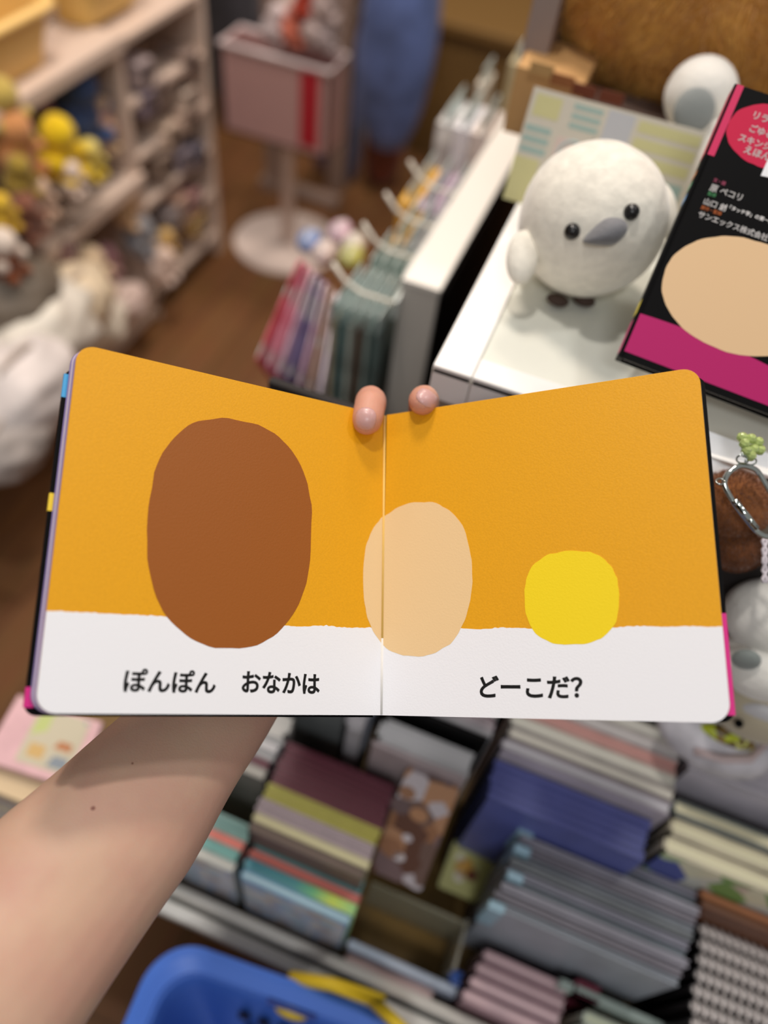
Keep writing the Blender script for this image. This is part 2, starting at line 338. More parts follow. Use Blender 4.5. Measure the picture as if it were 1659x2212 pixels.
# ------------------------------------------------------------------ the hand and forearm
def arm():
    n = 28; A = MB()
    # forearm: elliptical sections (photo position, depth, half width, half thickness)
    secs = [(-450, 2650, .300, .053, .046), (-206, 2313, .328, .0507, .043), (8, 2069, .358, .0490, .039), (140, 1915, .382, .0465, .036), (273, 1768, .407, .0436, .032), (400, 1610, .438, .0375, .0275), (508, 1476, .464, .0325, .024), (545, 1390, .490, .0290, .0205), (585, 1300, .508, .030, .0185), (650, 1180, .520, .040, .0165), (705, 1090, .522, .042, .0155), (750, 1010, .520, .040, .0145), (775, 960, .517, .034, .012)]
    cs = [at(a, b, t) for a, b, t, _, _ in secs]; rings = []
    cf = RM @ Vector((0, 0, 1))
    for i, (a, b, t, w, h) in enumerate(secs):
        d = (cs[min(i + 1, len(cs) - 1)] - cs[max(i - 1, 0)]).normalized(); nn = (cf - d * cf.dot(d)).normalized(); s_ = d.cross(nn)
        rings.append([cs[i] + s_ * math.cos(2 * PI * j / n) * w + nn * math.sin(2 * PI * j / n) * h for j in range(n)])
    A.loft(rings)
    # fingers: index and middle climb behind the spine and fold over the top edge onto the pages
    fingers = [
        ([(745, 1040, .520), (775, 950, .512), (798, 885, .500), (802, 866, .482), (800, 876, .4675), (794, 906, .4615), (791, 912, .4610)], [.011, .0105, .0100, .0099, .0098, .0096, .0084]),
        ([(830, 1060, .520), (880, 980, .514), (912, 905, .506), (915, 870, .490), (915, 864, .474), (913, 866, .464), (910, 869, .4610)], [.011, .0105, .0100, .0099, .0098, .0094, .0080]),
        ([(830, 1080, .522), (900, 1020, .518), (960, 960, .514), (1000, 930, .510)], [.0105, .010, .0095, .0085]),
        ([(830, 1140, .522), (910, 1110, .518), (980, 1070, .514), (1025, 1050, .512)], [.0098, .0092, .0085, .0075]),
        ([(600, 1250, .522), (560, 1130, .515), (560, 1060, .505), (575, 990, .500)], [.014, .0125, .0115, .0095])]
    for P, r in fingers:
        pts = [at(*p) for p in P]
        A.tube(pts, r, 16)
        for p, q in zip(pts, r): A.ball(p, q * .995, nu=16, nv=10)
    tmp = A.build('tmp', WHITE)
    m = tmp.modifiers.new('r', 'REMESH'); m.mode = 'VOXEL'; m.voxel_size = .0026; m.use_smooth_shade = True
    sm = tmp.modifiers.new('s', 'SMOOTH'); sm.iterations = 6; sm.factor = .5
    dg = bpy.context.evaluated_depsgraph_get(); me = bpy.data.meshes.new_from_object(tmp.evaluated_get(dg)); bpy.data.objects.remove(tmp)
    for v in me.vertices:   # gentle muscle and tendon relief
        v.co += v.normal * (noise.noise(v.co * 22) * .0012)
    for p in me.polygons: p.use_smooth = True
    bvh = BVHTree.FromPolygons([v.co for v in me.vertices], [tuple(p.vertices) for p in me.polygons])
    moles = []
    for px, py, r in ((201, 1746, .0011), (286, 1649, .0006)):
        hit = bvh.ray_cast(Vector((0, 0, H)), ray(px, py)); moles.append((hit[0], r))
    sk = bpy.data.materials.new('skin'); sk.use_nodes = True; nt = sk.node_tree; b = nt.nodes['Principled BSDF']
    b.inputs['Roughness'].default_value = .52; b.inputs['Subsurface Weight'].default_value = .35; b.inputs['Subsurface Radius'].default_value = (1, .35, .2); b.inputs['Subsurface Scale'].default_value = .004
    b.inputs['Specular IOR Level'].default_value = .35
    tc = nt.nodes.new('ShaderNodeTexCoord'); n1 = nt.nodes.new('ShaderNodeTexNoise'); n1.inputs['Scale'].default_value = 28; n1.inputs['Detail'].default_value = 3
    r = nt.nodes.new('ShaderNodeValToRGB'); r.color_ramp.elements[0].position = .38; r.color_ramp.elements[0].color = lin((202, 158, 138)); r.color_ramp.elements[1].position = .66; r.color_ramp.elements[1].color = lin((206, 170, 146))
    nt.links.new(tc.outputs['Object'], n1.inputs[0]); nt.links.new(n1.outputs[0], r.inputs[0]); col = r.outputs[0]
    # redder skin on the fingertips
    d1 = nt.nodes.new('ShaderNodeVectorMath'); d1.operation = 'DISTANCE'; d1.inputs[1].default_value = at(840, 880, .47); nt.links.new(tc.outputs['Object'], d1.inputs[0])
    m1 = nt.nodes.new('ShaderNodeMapRange'); m1.inputs[1].default_value = .025; m1.inputs[2].default_value = .07; m1.inputs[3].default_value = .85; m1.inputs[4].default_value = 0; nt.links.new(d1.outputs['Value'], m1.inputs[0])
    x1 = nt.nodes.new('ShaderNodeMixRGB'); x1.inputs[2].default_value = lin((212, 150, 128)); nt.links.new(m1.outputs[0], x1.inputs[0]); nt.links.new(col, x1.inputs[1]); col = x1.outputs[0]
    for p, rad in moles:
        dd = nt.nodes.new('ShaderNodeVectorMath'); dd.operation = 'DISTANCE'; dd.inputs[1].default_value = p; nt.links.new(tc.outputs['Object'], dd.inputs[0])
        mm = nt.nodes.new('ShaderNodeMapRange'); mm.inputs[1].default_value = rad * .7; mm.inputs[2].default_value = rad * 1.2; mm.inputs[3].default_value = .85; mm.inputs[4].default_value = 0; nt.links.new(dd.outputs['Value'], mm.inputs[0])
        xx = nt.nodes.new('ShaderNodeMixRGB'); xx.inputs[2].default_value = lin((130, 74, 60)); nt.links.new(mm.outputs[0], xx.inputs[0]); nt.links.new(col, xx.inputs[1]); col = xx.outputs[0]
    nt.links.new(col, b.inputs['Base Color'])
    n2 = nt.nodes.new('ShaderNodeTexNoise'); n2.inputs['Scale'].default_value = 900; n2.inputs['Detail'].default_value = 3; nt.links.new(tc.outputs['Object'], n2.inputs[0])
    bp = nt.nodes.new('ShaderNodeBump'); bp.inputs['Strength'].default_value = .25; bp.inputs['Distance'].default_value = .0006; nt.links.new(n2.outputs[0], bp.inputs['Height']); nt.links.new(bp.outputs[0], b.inputs['Normal'])
    me.materials.clear(); me.materials.append(sk)
    o = bpy.data.objects.new('person', me); C.objects.link(o)
    tag(o, 'bare left forearm and hand of a person holding up the open book', 'person')
    # nails, pressed onto the finger surface
    NM = mat((226, 164, 158), .36, sss=.3, coat=.1)
    def nail(px, py, w, h, ang, lift=.0005):
        rows = []
        vs = []; fs = []; N = 10
        for i in range(N + 1):
            for j in range(N + 1):
                a = (i / N * 2 - 1); c = (j / N * 2 - 1)
                a2 = a * math.sqrt(1 - c * c * .5); c2 = c * math.sqrt(1 - a * a * .5)
                x = a2 * w; y = c2 * h; X_ = px + x * math.cos(ang) - y * math.sin(ang); Y_ = py + x * math.sin(ang) + y * math.cos(ang)
                hit = bvh.ray_cast(Vector((0, 0, H)), ray(X_, Y_))
                if hit[0] is None or hit[3] > .6: hit = (at(X_, Y_, .46), cf)
                e = max(abs(a), abs(c)); vs.append(hit[0] + hit[1] * (lift * (1 - e ** 6) - .0001))
        for i in range(N):
            for j in range(N):
                k = i * (N + 1) + j; fs.append((k, k + 1, k + N + 2, k + N + 1))
        q = MB().add(vs, fs).build('fingernail', NM, o, smooth=True); sd = q.modifiers.new('t', 'SOLIDIFY'); sd.thickness = .0003
        q['label'] = 'glossy pink fingernail'
    nail(790, 905, 25, 27, .12); nail(922, 860, 27, 19, .62)
    return o
arm()
# ------------------------------------------------------------------ the white display table the bird sits on
TZ = 1.05
t = thing('display_counter', 'white topped display counter under the white bird plush', 'display counter', (.3, .7, 0))
x0, y0 = -.078, .404
cm = MB(); cm.box((x0, y0, TZ - .006), (.75, 1.25, TZ - .003)); seg('counter_top', cm, mat((226, 226, 214), .6, noise_amt=.03, scale=8), t)
rm = MB(); rm.box((x0, y0, TZ - .03), (x0 + .028, 1.25, TZ)); rm.box((x0 + .0285, y0, TZ - .03), (.75, y0 + .022, TZ)); rm.box((.75, y0, TZ - .03), (.775, 1.25, TZ)); rm.box((x0, 1.25, TZ - .03), (.775, 1.275, TZ)); seg('rim', rm, mat((245, 242, 238), .3), t, bevel=.001)
seg('front_panel', MB().box((x0, y0 + .004, .80), (.75, y0 + .012, TZ - .03)), mat((150, 138, 122), .6), t)
seg('body', MB().box((x0 + .01, y0 + .02, 0), (.74, 1.24, TZ - .031)), mat((34, 30, 28), .7), t)
# panel with hooks
PX0, PX1, PY0 = -.184, -.142, .688
t = thing('hook_panel', 'white edged upright divider panel carrying wire hooks', 'panel', (-.163, 1.2, 0))
seg('panel', MB().box((PX0, PY0, 0), (PX1, 2.0, .9)), [mat((214, 206, 196), .5)], t, bevel=.001)
seg('cap', MB().box((PX0 - .001, PY0 - .001, .9), (PX1 + .001, 2.0, .905)), mat((244, 238, 228), .35), t)
seg('backing', MB().box((PX1, PY0 + .006, 0), (PX1 + .004, 2.0, .895)), BLACK, t)
for i, (bx, by, tx, ty) in enumerate(((850, 655, 722, 590), (902, 562, 806, 508), (938, 492, 832, 432), (985, 420, 886, 352), (1042, 330, 950, 268))):
    b = Z(bx, by, .872); b.x = PX0; L = .082
    hk = MB().tube([(PX0, b.y, .872), (PX0 - L * .55, b.y, .872), (PX0 - L * .8, b.y + .001, .880), (PX0 - L, b.y + .002, .897)], .0026, 10).build('hook_wire', mat((238, 230, 214), .3), t, base=t.location, smooth=True)
    MB().box((PX0 - .003, b.y - .012, .86), (PX0 + .001, b.y + .012, .884)).build('mounting_plate', mat((220, 226, 220), .3), hk, base=t.location, bevel=.0005)
    HY = b.y
    if i == 0: HY0 = b.y
# slim packets hanging on the hooks, thin across, wide along the panel
ORD = {}
def packet(x, y, w, zt, h, th, m, label, group, tilt=0, cat='packet', wind=None):
    ORD[label] = ORD.get(label, 0) + 1
    if '{n}' in label: label = label.replace('{n}', ['closest to the panel', 'second from the panel', 'third from the panel', 'fourth from the panel', 'fifth from the panel', 'outermost'][ORD[label] - 1])
    o = thing('hanging_packet', label, cat, (x, y, zt), group)
    R = Matrix.Rotation(tilt, 3, 'X')
    b = MB().box((-th / 2, -w / 2, -h), (th / 2, w / 2, -.018), R=R); b.build('packet_body', m, o, bevel=.0015, base=(0, 0, 0))
    c = MB().box((-.0007, -w / 2, -.020), (.0007, w / 2, .004), R=R); c.build('header', mat((206, 220, 216), .3), o, base=(0, 0, 0))
    return o
ys = [HY0, Z(902, 562, .872).y, Z(938, 492, .872).y, Z(985, 420, .872).y, Z(1042, 330, .872).y]
cl1 = [(96, 118, 116), (150, 166, 160), (120, 104, 92), (190, 200, 190), (110, 140, 140), (196, 186, 160)]
for k in range(6):
    packet(PX0 - .012 - k * .0105, ys[0] + .01, .085, .868, .24, .0055, mat(cl1[k], .3, noise_amt=.25, scale=30), 'slim grey green packet on the nearest wire hook, {n}', 'packets on the nearest hook')
cl2 = [(170, 176, 160), (206, 206, 192), (150, 170, 160), (216, 206, 188)]
for k in range(4):
    packet(PX0 - .016 - k * .014, ys[1] + .01, .07, .868, .2, .008, blotch([cl2[k], (230, 226, 214), (176, 190, 180)], 60), 'clear packet of pale trinkets on the second hook, {n}', 'packets on the second hook')
for k in range(3):
    packet(PX0 - .016 - k * .018, ys[2] + .02, .085, .868, .13, .014, [mat((196, 172, 186), .3, noise_amt=.2), mat((210, 200, 196), .3), mat((236, 178, 70), .4)][k], ['lilac packet nearest the panel on the third wire hook', 'greyish packet in the middle of the third wire hook', 'yellow packet outermost on the third wire hook'][k], 'packets on the third hook')
for k in range(3):
    packet(PX0 - .018 - k * .026, ys[3] + .03, .11, .872, .15, .024, [mat((206, 182, 200), .35, noise_amt=.2), mat((200, 176, 194), .35), mat((244, 186, 70), .4)][k], ['mauve pouch against the panel on the fourth hook', 'mauve pouch in the middle of the fourth hook', 'mustard pouch outermost on the fourth hook'][k], 'pouches on the fourth hook')
for k in range(3):
    packet(PX0 - .02 - k * .026, ys[4] + .04, .085, .915, .10, .024, [mat((232, 216, 206), .4), mat((240, 236, 240), .4), mat((238, 232, 230), .4, noise_amt=.2)][k], ['cream pouch against the panel on the fifth hook', 'white pouch in the middle of the fifth hook', 'white pouch outermost on the fifth hook'][k], 'pouches on the fifth hook')
packet(PX0 - .02, ys[4] + .2, .07, .95, .11, .02, mat((206, 190, 150), .5), 'khaki pouch high on the far end of the panel', None)
packet(PX0 - .055, ys[4] + .14, .05, .93, .10, .016, mat((226, 214, 196), .5), 'cream pouch beside the khaki pouch on the panel', None)
# a fan of coloured clear files hanging lower down
fan = [((206, 84, 104), 'red'), ((232, 140, 160), 'rose pink'), ((222, 176, 196), 'pale pink'), ((112, 96, 146), 'violet'), ((190, 150, 180), 'mauve'), ((178, 140, 122), 'tan'), ((214, 196, 206), 'pale lilac'), ((110, 140, 190), 'blue'), ((196, 206, 200), 'pale green'), ((214, 180, 160), 'apricot')]
for k, (c, nm) in enumerate(fan):
    A_ = Z(648 + k * 13, 556 + k * 12, .78); B_ = Z(552 + k * 22, 780 + k * 14, .70)
    d = (A_ - B_); ux = d.normalized(); nx = Vector((1, 0, 0)); up = Vector((0, 0, 1)); n_ = ux.cross(up).normalized(); up = n_.cross(ux)
    o = thing('clear_file', nm + ' clear file hanging in the fan of files below the hooks', 'clear file', B_, 'files hanging left of the panel')
    L = d.length
    MB().prism(rrect(0, -.22, L, 0, .008, n=4), (B_, ux, up, n_), 0, .004).build('file_cover', mat(c, .3, noise_amt=.12, scale=20), o)
    MB().prism([(.004, -.2), (L - .01, -.2), (L - .01, .004), (.004, .004)], (B_, ux, up, n_), .0012, .0028).build('inner_sheet', blotch([c, (232, 226, 224), tuple(min(255, v + 40) for v in c)], 45), o)
for k, (px, py, c, nm) in enumerate(((700, 545, (226, 206, 200), 'cream'), (735, 500, (222, 190, 204), 'rose'), (668, 520, (140, 160, 206), 'light blue'), (760, 555, (196, 196, 110), 'olive yellow'), (765, 528, (224, 214, 200), 'ivory'))):
    p = Z(px, py, .74); o = thing('small_pouch', nm + ' zip pouch above the fan of clear files', 'pouch', p, 'pouches above the files')
    MB().ball(p, (.018, .024, .015), nu=20, nv=12).build('pouch_body', mat(c, .5, noise_amt=.2, scale=60), o, smooth=True)
    MB().tube([p + Vector((0, -.02, .009)), p + Vector((0, 0, .0155)), p + Vector((0, .02, .009))], .0018, 8).build('zip', mat((240, 236, 228), .4), o, smooth=True)
# ------------------------------------------------------------------ white bird plush
def bird():
    c = Vector((-.010, .548, 1.1035)); r = .0535
    o = thing('bird_plush', 'round white bird plush with a grey beak sitting on the counter', 'plush toy', (c.x, c.y, TZ))
    PL = mat((242, 236, 222), .9, noise_amt=.04, scale=120, bump=.9, fuzz=.6, spec=.05)
    body = MB().ball(c, r, nu=48, nv=30, fn=lambda d: 1 + .03 * (d.z * -1 if d.z < 0 else 0) + .012 * noise.noise(d * 2.5)).build('body', PL, o, smooth=True)
    def hit(px, py):
        v = ray(px, py).normalized(); oc = Vector((0, 0, H)) - c; b = oc.dot(v); q = b * b - (oc.dot(oc) - (r * 1.01) ** 2)
        p = Vector((0, 0, H)) + v * (-b - math.sqrt(max(q, 0))); return p, (p - c).normalized()
    for px, py in ((1236, 500), (1364, 458)):
        p, n = hit(px, py); MB().ball(p, (.0055, .0055, .0055), nu=20, nv=12).build('eye', mat((24, 22, 22), .2), o, smooth=True)
    p, n = hit(1306, 503); q1, _ = hit(1262, 512); q2, _ = hit(1352, 480)
    x = (q2 - q1).normalized(); y = n.cross(x).normalized(); R = Matrix((x, y, n)).transposed()
    def bk(d): return 1 - .22 * max(0, d.x * -1) * abs(d.y)
    vsb = MB().ball(p + n * .002, (.0150, .0092, .0115), R=R, nu=30, nv=18)
    # taper the left end to a point
    for v in vsb.v:
        l = R.transposed() @ (v - p); k = max(0, min(1, (l.x + .015) / .018)); l.y *= .35 + .65 * k; v[:] = (R @ l + p)
    vsb.build('beak', mat((112, 112, 116), .7, bump=.4, scale=300, fuzz=.3), o, smooth=True)
    for px, py, t, rr, an, in ((1128, 556, .555, (.0115, .008, .020), -.12), (1432, 455, .575, (.010, .009, .021), .1)):
        w = at(px, py, t); xx = RM @ Vector((math.cos(an), math.sin(an), 0)); yy = RM @ Vector((-math.sin(an), math.cos(an), 0)); zz = RM @ Vector((0, 0, 1))
        wb = MB().ball(w, (rr[0], rr[2], rr[1]), R=Matrix((xx, yy, zz)).transposed(), nu=24, nv=14).build('wing', PL, o, smooth=True)
    top = at(1262, 318, .60)
    MB().tube([at(1240, 314, .60), at(1252, 322, .598), at(1266, 318, .598), at(1282, 306, .60), at(1290, 312, .602)], [.0016, .0022, .002, .002, .0012], 10).build('crest', mat((28, 26, 28), .8), o, smooth=True)
    for px in (1205, 1262):
        MB().ball(Z(px, 648, TZ + .004), (.009, .006, .004), nu=16, nv=8).build('foot', mat((70, 52, 44), .8), o, smooth=True)
bird()
# ------------------------------------------------------------------ pastel patterned card behind the bird
def card():
    O = Vector((-.092, .640, TZ)); fr = frame(O, Vector((1, 0, 0)), Vector((0, .03, .083))); w = .142; h = .088
    o = thing('pattern_card', 'pastel patterned board standing behind the white bird plush', 'board', O)
    MB().prism([(0, 0), (w, 0), (w, h), (0, h)], fr, -.004, 0).build('board', mat((214, 206, 190), .5), o)
    A = {'a': mat((212, 206, 150), .5), 'b': mat((164, 188, 180), .5), 'c': mat((196, 196, 200), .5), 'd': mat((222, 200, 190), .5)}
    rects = [('a', 0, 0, .022, .036), ('b', .002, .04, .024, .045), ('b', .002, .048, .024, .053), ('b', .002, .056, .024, .061), ('a', .004, .068, .026, .084), ('b', .036, .066, .060, .070), ('b', .036, .073, .060, .077), ('b', .036, .080, .060, .084), ('c', .064, .060, .086, .086), ('a', .090, .052, .140, .060), ('a', .090, .064, .140, .072), ('a', .090, .076, .140, .084), ('d', .030, .03, .06, .058), ('c', .026, .0, .05, .026), ('d', .062, .03, .086, .055), ('b', .09, .03, .14, .046)]
    for q, a, b, c_, d in rects: MB().prism([(a, b), (c_, b), (c_, d), (a, d)], fr, 0, .0002).build('printed_patch', A[q], o)
    g = MB(); 
    ring = [(.045 + .011 * math.cos(2 * PI * i / 24), .046 + .011 * math.sin(2 * PI * i / 24)) for i in range(24)]
    g.tube([O + fr[1] * a + fr[2] * b for a, b in ring], .0012, 6, closed=True); g.build('printed_ring', mat((176, 196, 196), .5), o)
    MB().prism(wob(.078, .050, .012, .0075, amp=.0008), fr, .0002, .0004).build('printed_patch', mat((150, 84, 56), .5), o)
card()
t = thing('gift_box', 'grey brown box with small brown pictures under the shaggy plush', 'box', (.0, .74, TZ))
seg('box_body', MB().box((-.100, .745, TZ), (.10, .82, TZ + .035)), mat((112, 92, 82), .6), t, bevel=.001)
seg('box_lid', MB().box((-.101, .744, TZ + .027), (.101, .821, TZ + .037)), mat((120, 100, 90), .55), t)
for px, py, c in ((1215, 175, (150, 92, 50)), (1262, 197, (110, 48, 22)), (1320, 212, (110, 48, 22)), (1170, 150, (190, 150, 96))):
    p = YP(px, py, .743); MB().box((p.x - .011, .7425, p.z - .005), (p.x + .011, .744, p.z + .005)).build('printed_patch', mat(c, .6), t, base=t.location, bevel=.0003)
t = thing('shelf_box', 'tan box with a peaked side at the far end of the counter', 'box', (-.09, .8, TZ))
seg('box_body', MB().box((-.125, .76, TZ), (-.06, .84, TZ + .06)), mat((206, 160, 104), .6), t, bevel=.001)
seg('side_flap', MB().box((-.13, .80, TZ), (-.105, .95, TZ + .11)), mat((150, 134, 128), .7), t, bevel=.001)
# ------------------------------------------------------------------ big shaggy brown plush
c = Vector((.030, .945, TZ + .158))
o = thing('shaggy_plush', 'huge shaggy brown plush filling the upper right corner', 'plush toy', (c.x, c.y, TZ))
FUR = mat((244, 190, 100), .85, rgb2=(216, 158, 74), scale=30, fuzz=.5, spec=.1)
bd = MB().ball(c, (.205, .17, .165), nu=48, nv=30).build('body', mat((200, 146, 70), .95), o, smooth=True)
fur(bd, 'shaggy_pile', FUR, o, 80000, .013, .00045, (0, -.1, -.5), 1.1, 9)
# ------------------------------------------------------------------ white plush with grey paw pad
o = thing('reclining_plush', 'white plush with a grey foot pad beside the black picture book', 'plush toy', at(1560, 420, .70))
WP = mat((238, 234, 226), .9, bump=.9, scale=150, fuzz=.6, spec=.05)
a = MB().ball(at(1513, 205, .655), (.0295, .029, .0300), nu=32, nv=20).build('foot', WP, o, smooth=True)
pc = at(1500, 240, .629); zz = (RM @ Vector((-.1, -.45, .9))).normalized(); xx = zz.orthogonal().normalized()
MB().ball(pc, (.0175, .0175, .006), R=Matrix((RM @ Vector((1, 0, 0)), RM @ Vector((0, .9, .45)).normalized(), RM @ Vector((0, -.45, .9)).normalized())).transposed(), nu=24, nv=12).build('foot_pad', mat((140, 144, 142), .9, fuzz=.4, bump=.5, scale=120), o, smooth=True)
a = MB().ball(at(1605, 400, .665), (.060, .048, .062), nu=36, nv=22).build('body', WP, o, smooth=True)
# ------------------------------------------------------------------ display copy of the book, leaning
def display_book():
    b = at(1340, 771, .5); ux = at(1659, 893, .488) - b; up = at(1590, 181, .492) - b; fr = frame(b, ux, up); Hh = up.dot(fr[2]); w = .188; th = .013
    o = thing('display_book', 'black picture book with a magenta base leaning at the right edge', 'book', b)
    seg('cover', MB().prism(rrect(0, 0, w, Hh, .003, corners=(1, 0, 0, 1)), fr, -.002, 0), BLACK, o)
    seg('page_block', MB().prism([(.003, .002), (w - .002, .002), (w - .002, Hh - .002), (.003, Hh - .002)], fr, -th + .002, -.002), mat((236, 234, 230), .6), o)
    seg('back_cover', MB().prism(rrect(0, 0, w, Hh, .003, corners=(1, 0, 0, 1)), fr, -th, -th + .002), BLACK, o)
    seg('spine', MB().prism([(-.0015, 0), (.002, 0), (.002, Hh), (-.0015, Hh)], fr, -th, 0), BLACK, o)
    O_, x_, y_, n_ = fr
    def spb(v0, v1, c, d0=-th + .001, d1=-.001): seg('spine_print', MB().prism([(-.0017, v0), (.0, v0), (.0, v1), (-.0017, v1)], fr, d0, d1), mat(c, .4), o)
    spb(0.004, .026, (206, 52, 120)); spb(.140, Hh - .002, (206, 46, 90)); spb(.03, .04, (230, 210, 60)); spb(.108, .113, (80, 150, 210)); spb(.118, .122, (80, 160, 120)); spb(.126, .129, (220, 130, 60))
    seg('red_spine_edge', MB().prism([(0, .140), (.0045, .140), (.0045, Hh), (0, Hh)], fr, 0, .00015), mat((206, 40, 92), .35), o)
    MG = mat((182, 34, 104), .5, spec=.2)
    P = [on(fr, 1348, 757), on(fr, 1659, 862)]
    lowline = [(0.0008, .0055), (w, .0055)]
    top = []
    for i in range(24):
        f = i / 23; u = .0008 + (w - .0008) * f; top.append((u, .0315 - .012 * (f * 1.6 - .25) ** 2 * 1.2))
    seg('printed_ground', MB().prism([(0.0008, .0045), (w, .0045)] + top[::-1], fr, -.0003, .00012), MG, o)
    def blob(x, y, rx, ry, m, z=.0002, rot=0, sq=2.1, top=1.0):
        a = on(fr, x, y); s_ = .5 / F
        seg('printed_shape', MB().prism(wob(a[0], a[1], rx, ry, rot=rot, sq=sq, top=top, amp=.0003), fr, -.0003, z), m, o)
    blob(1668, 297, .0285, .0200, mat((196, 30, 70), .5, spec=.2), rot=.0)
    blob(1600, 640, .050, .036, mat((226, 190, 146), .4), z=.0002)
    seg('price_sticker', MB().prism([on(fr, 1655, 352), on(fr, 1690, 290), on(fr, 1760, 330), on(fr, 1742, 400), on(fr, 1643, 380)], fr, -.0002, .0004), mat((236, 236, 240), .4), o)
    W_ = mat((238, 234, 232), .45)
    def ln(s, x0, y0, hgt, m, bold=.03):
        a = on(fr, x0, y0); text(s, fr, (a[0], a[1] - hgt, a[0] + 1, a[1]), m, o, bold=bold, z=.0003, keep='l')
    for s, x, y, hh in (('リラックマ', 1632, 240, .0052), ('ごゆるり', 1624, 268, .0050), ('スキンシップ', 1600, 288, .0050), ('えほん', 1612, 314, .0050)): ln(s, x, y, hh, W_, .035)
    ln('文・絵', 1543, 384, .0026, mat((206, 96, 130), .4)); ln('原 ペコリ', 1537, 397, .0046, W_)
    ln('監修', 1531, 413, .0026, mat((90, 170, 110), .4)); ln('山口 創', 1524, 427, .0044, W_); ln('(「タッチ学」の第一人者)', 1569, 440, .0034, W_, .015)
    ln('原作・監修', 1516, 443, .0026, mat((220, 120, 60), .4)); ln('サンエックス株式会社', 1512, 455, .0044, W_)
    st = thing('book_stand', 'clear easel behind the leaning black picture book', 'stand', (.09, .46, TZ))
    AC = mat((225, 230, 230), .1, alpha=.35)
    for u in (.04, .14):
        p = b + x_ * u; q = p + y_ * .1 - n_ * (th + .001)
        foot = Vector((q.x, q.y + .03, TZ + .001)); base = Vector((p.x, p.y - .004, TZ + .0015))
        m = MB(); m.tube([Vector((base.x, base.y - .004, p.z + .004)), Vector((base.x, base.y - .004, p.z - .004)), Vector((p.x, q.y * .5 + p.y * .5, TZ + .003)), foot, q], .0016, 8); m.build('easel_wire', AC, st, smooth=True)
display_book()
# ------------------------------------------------------------------ charms hanging at the counter front
CH = mat((206, 214, 210), .12, metal=1)
o = thing('header_card', 'white header card above the brown plush charm', 'card', at(1590, 985, .50))
fr = frame(at(1500, 1005, .505), at(1700, 1080, .50) - at(1500, 1005, .505), at(1510, 930, .505) - at(1500, 1005, .505))
seg('card', MB().prism([(0, 0), (.075, 0), (.075, .024), (0, .024)], fr, 0, .0006), mat((238, 238, 240), .4), o)
seg('plastic_bag', MB().prism([(.002, -.014), (.05, -.018), (.055, 0), (0, 0)], fr, .0008, .0011), mat((236, 236, 238), .15, alpha=.55), o)
o = thing('plush_charm', 'small brown furry plush charm hanging behind the chrome carabiner', 'charm', at(1590, 1090, .50))
BP = mat((158, 98, 54), .9, rgb2=(124, 74, 38), fuzz=.4, scale=60, spec=.1)
a = MB().ball(at(1580, 1090, .505), (.0245, .021, .0225), nu=28, nv=18).build('upper_body', BP, o, smooth=True, base=o.location); fur(a, 'pile', BP, o, 9000, .0024, .00018, seed=21)
a = MB().ball(at(1655, 1068, .505), (.009, .007, .009), nu=20, nv=12).build('side_tuft', BP, o, smooth=True, base=o.location); fur(a, 'pile', BP, o, 1500, .0024, .00018, seed=22)
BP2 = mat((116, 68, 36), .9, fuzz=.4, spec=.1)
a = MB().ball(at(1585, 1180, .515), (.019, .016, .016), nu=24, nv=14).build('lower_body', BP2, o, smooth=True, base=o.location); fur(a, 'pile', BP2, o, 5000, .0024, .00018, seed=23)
o = thing('carabiner', 'chrome snap hook hanging in front of the brown plush charm', 'carabiner', at(1610, 1010, .472))
pts = [(1622, 1010), (1600, 1006), (1578, 1018), (1566, 1036), (1568, 1056), (1592, 1096), (1622, 1134), (1640, 1152), (1662, 1160), (1690, 1154), (1700, 1130), (1676, 1084), (1648, 1036), (1636, 1018)]
cv = []
for i in range(len(pts)):
    p0, p1, p2, p3 = [Vector(pts[(i + k) % len(pts)]) for k in (-1, 0, 1, 2)]
    for s_ in range(5):
        f = s_ / 5; cv.append(.5 * ((2 * p1) + (p2 - p0) * f + (2 * p0 - 5 * p1 + 4 * p2 - p3) * f * f + (3 * p1 - p0 - 3 * p2 + p3) * f ** 3))
seg('hook_body', MB().tube([at(p.x, p.y, .472) for p in cv], .0017, 12, closed=True), CH, o, smooth=True)
seg('gate', MB().tube([at(1586, 1080, .4705), at(1634, 1142, .4705)], .0021, 12), CH, o, smooth=True)
for p in ((1590, 1086), (1622, 1126)): seg('rivet', MB().ball(at(p[0], p[1], .469), .0017, nu=12, nv=8), CH, o, smooth=True)
for i, (px, py, rr) in enumerate(((1604, 992, 13), (1622, 996, 12), (1612, 980, 10), (1556, 1040, 9))):
    seg('ring', MB().tube([at(px + rr * math.cos(2 * PI * j / 20), py + .7 * rr * math.sin(2 * PI * j / 20), .470 + .002 * math.sin(2 * PI * j / 20 + i)) for j in range(20)], .0006, 6, closed=True), CH, o, smooth=True)
o = thing('bead_charm', 'faceted clear green bead charm above the carabiner', 'charm', at(1622, 962, .470))
for i, (px, py) in enumerate(((1608, 958), (1622, 948), (1638, 955), (1612, 974), (1628, 970), (1642, 972), (1622, 985), (1603, 945))):
    seg('bead', MB().ball(at(px, py, .469 + .002 * (i % 3)), .0034, nu=7, nv=5), mat((214, 232, 150), .06, trans=.5), o)
o = thing('lanyard', 'white braided cord hanging at the right edge', 'cord', at(1650, 1180, .49))
for k in range(2):
    seg('strand', MB().tube([at(1652 + 5 * math.sin(i * 1.4 + PI * k), 1160 + i * 9, .49) for i in range(12)], .0011, 8), mat((226, 216, 222), .7), o, smooth=True)
o = thing('white_charm', 'small white plush charm with a grey oval belly at the right edge', 'charm', at(1640, 1400, .55))
a = MB().ball(at(1665, 1335, .55), (.033, .027, .029), nu=32, nv=20).build('upper_body', WP, o, smooth=True, base=o.location)
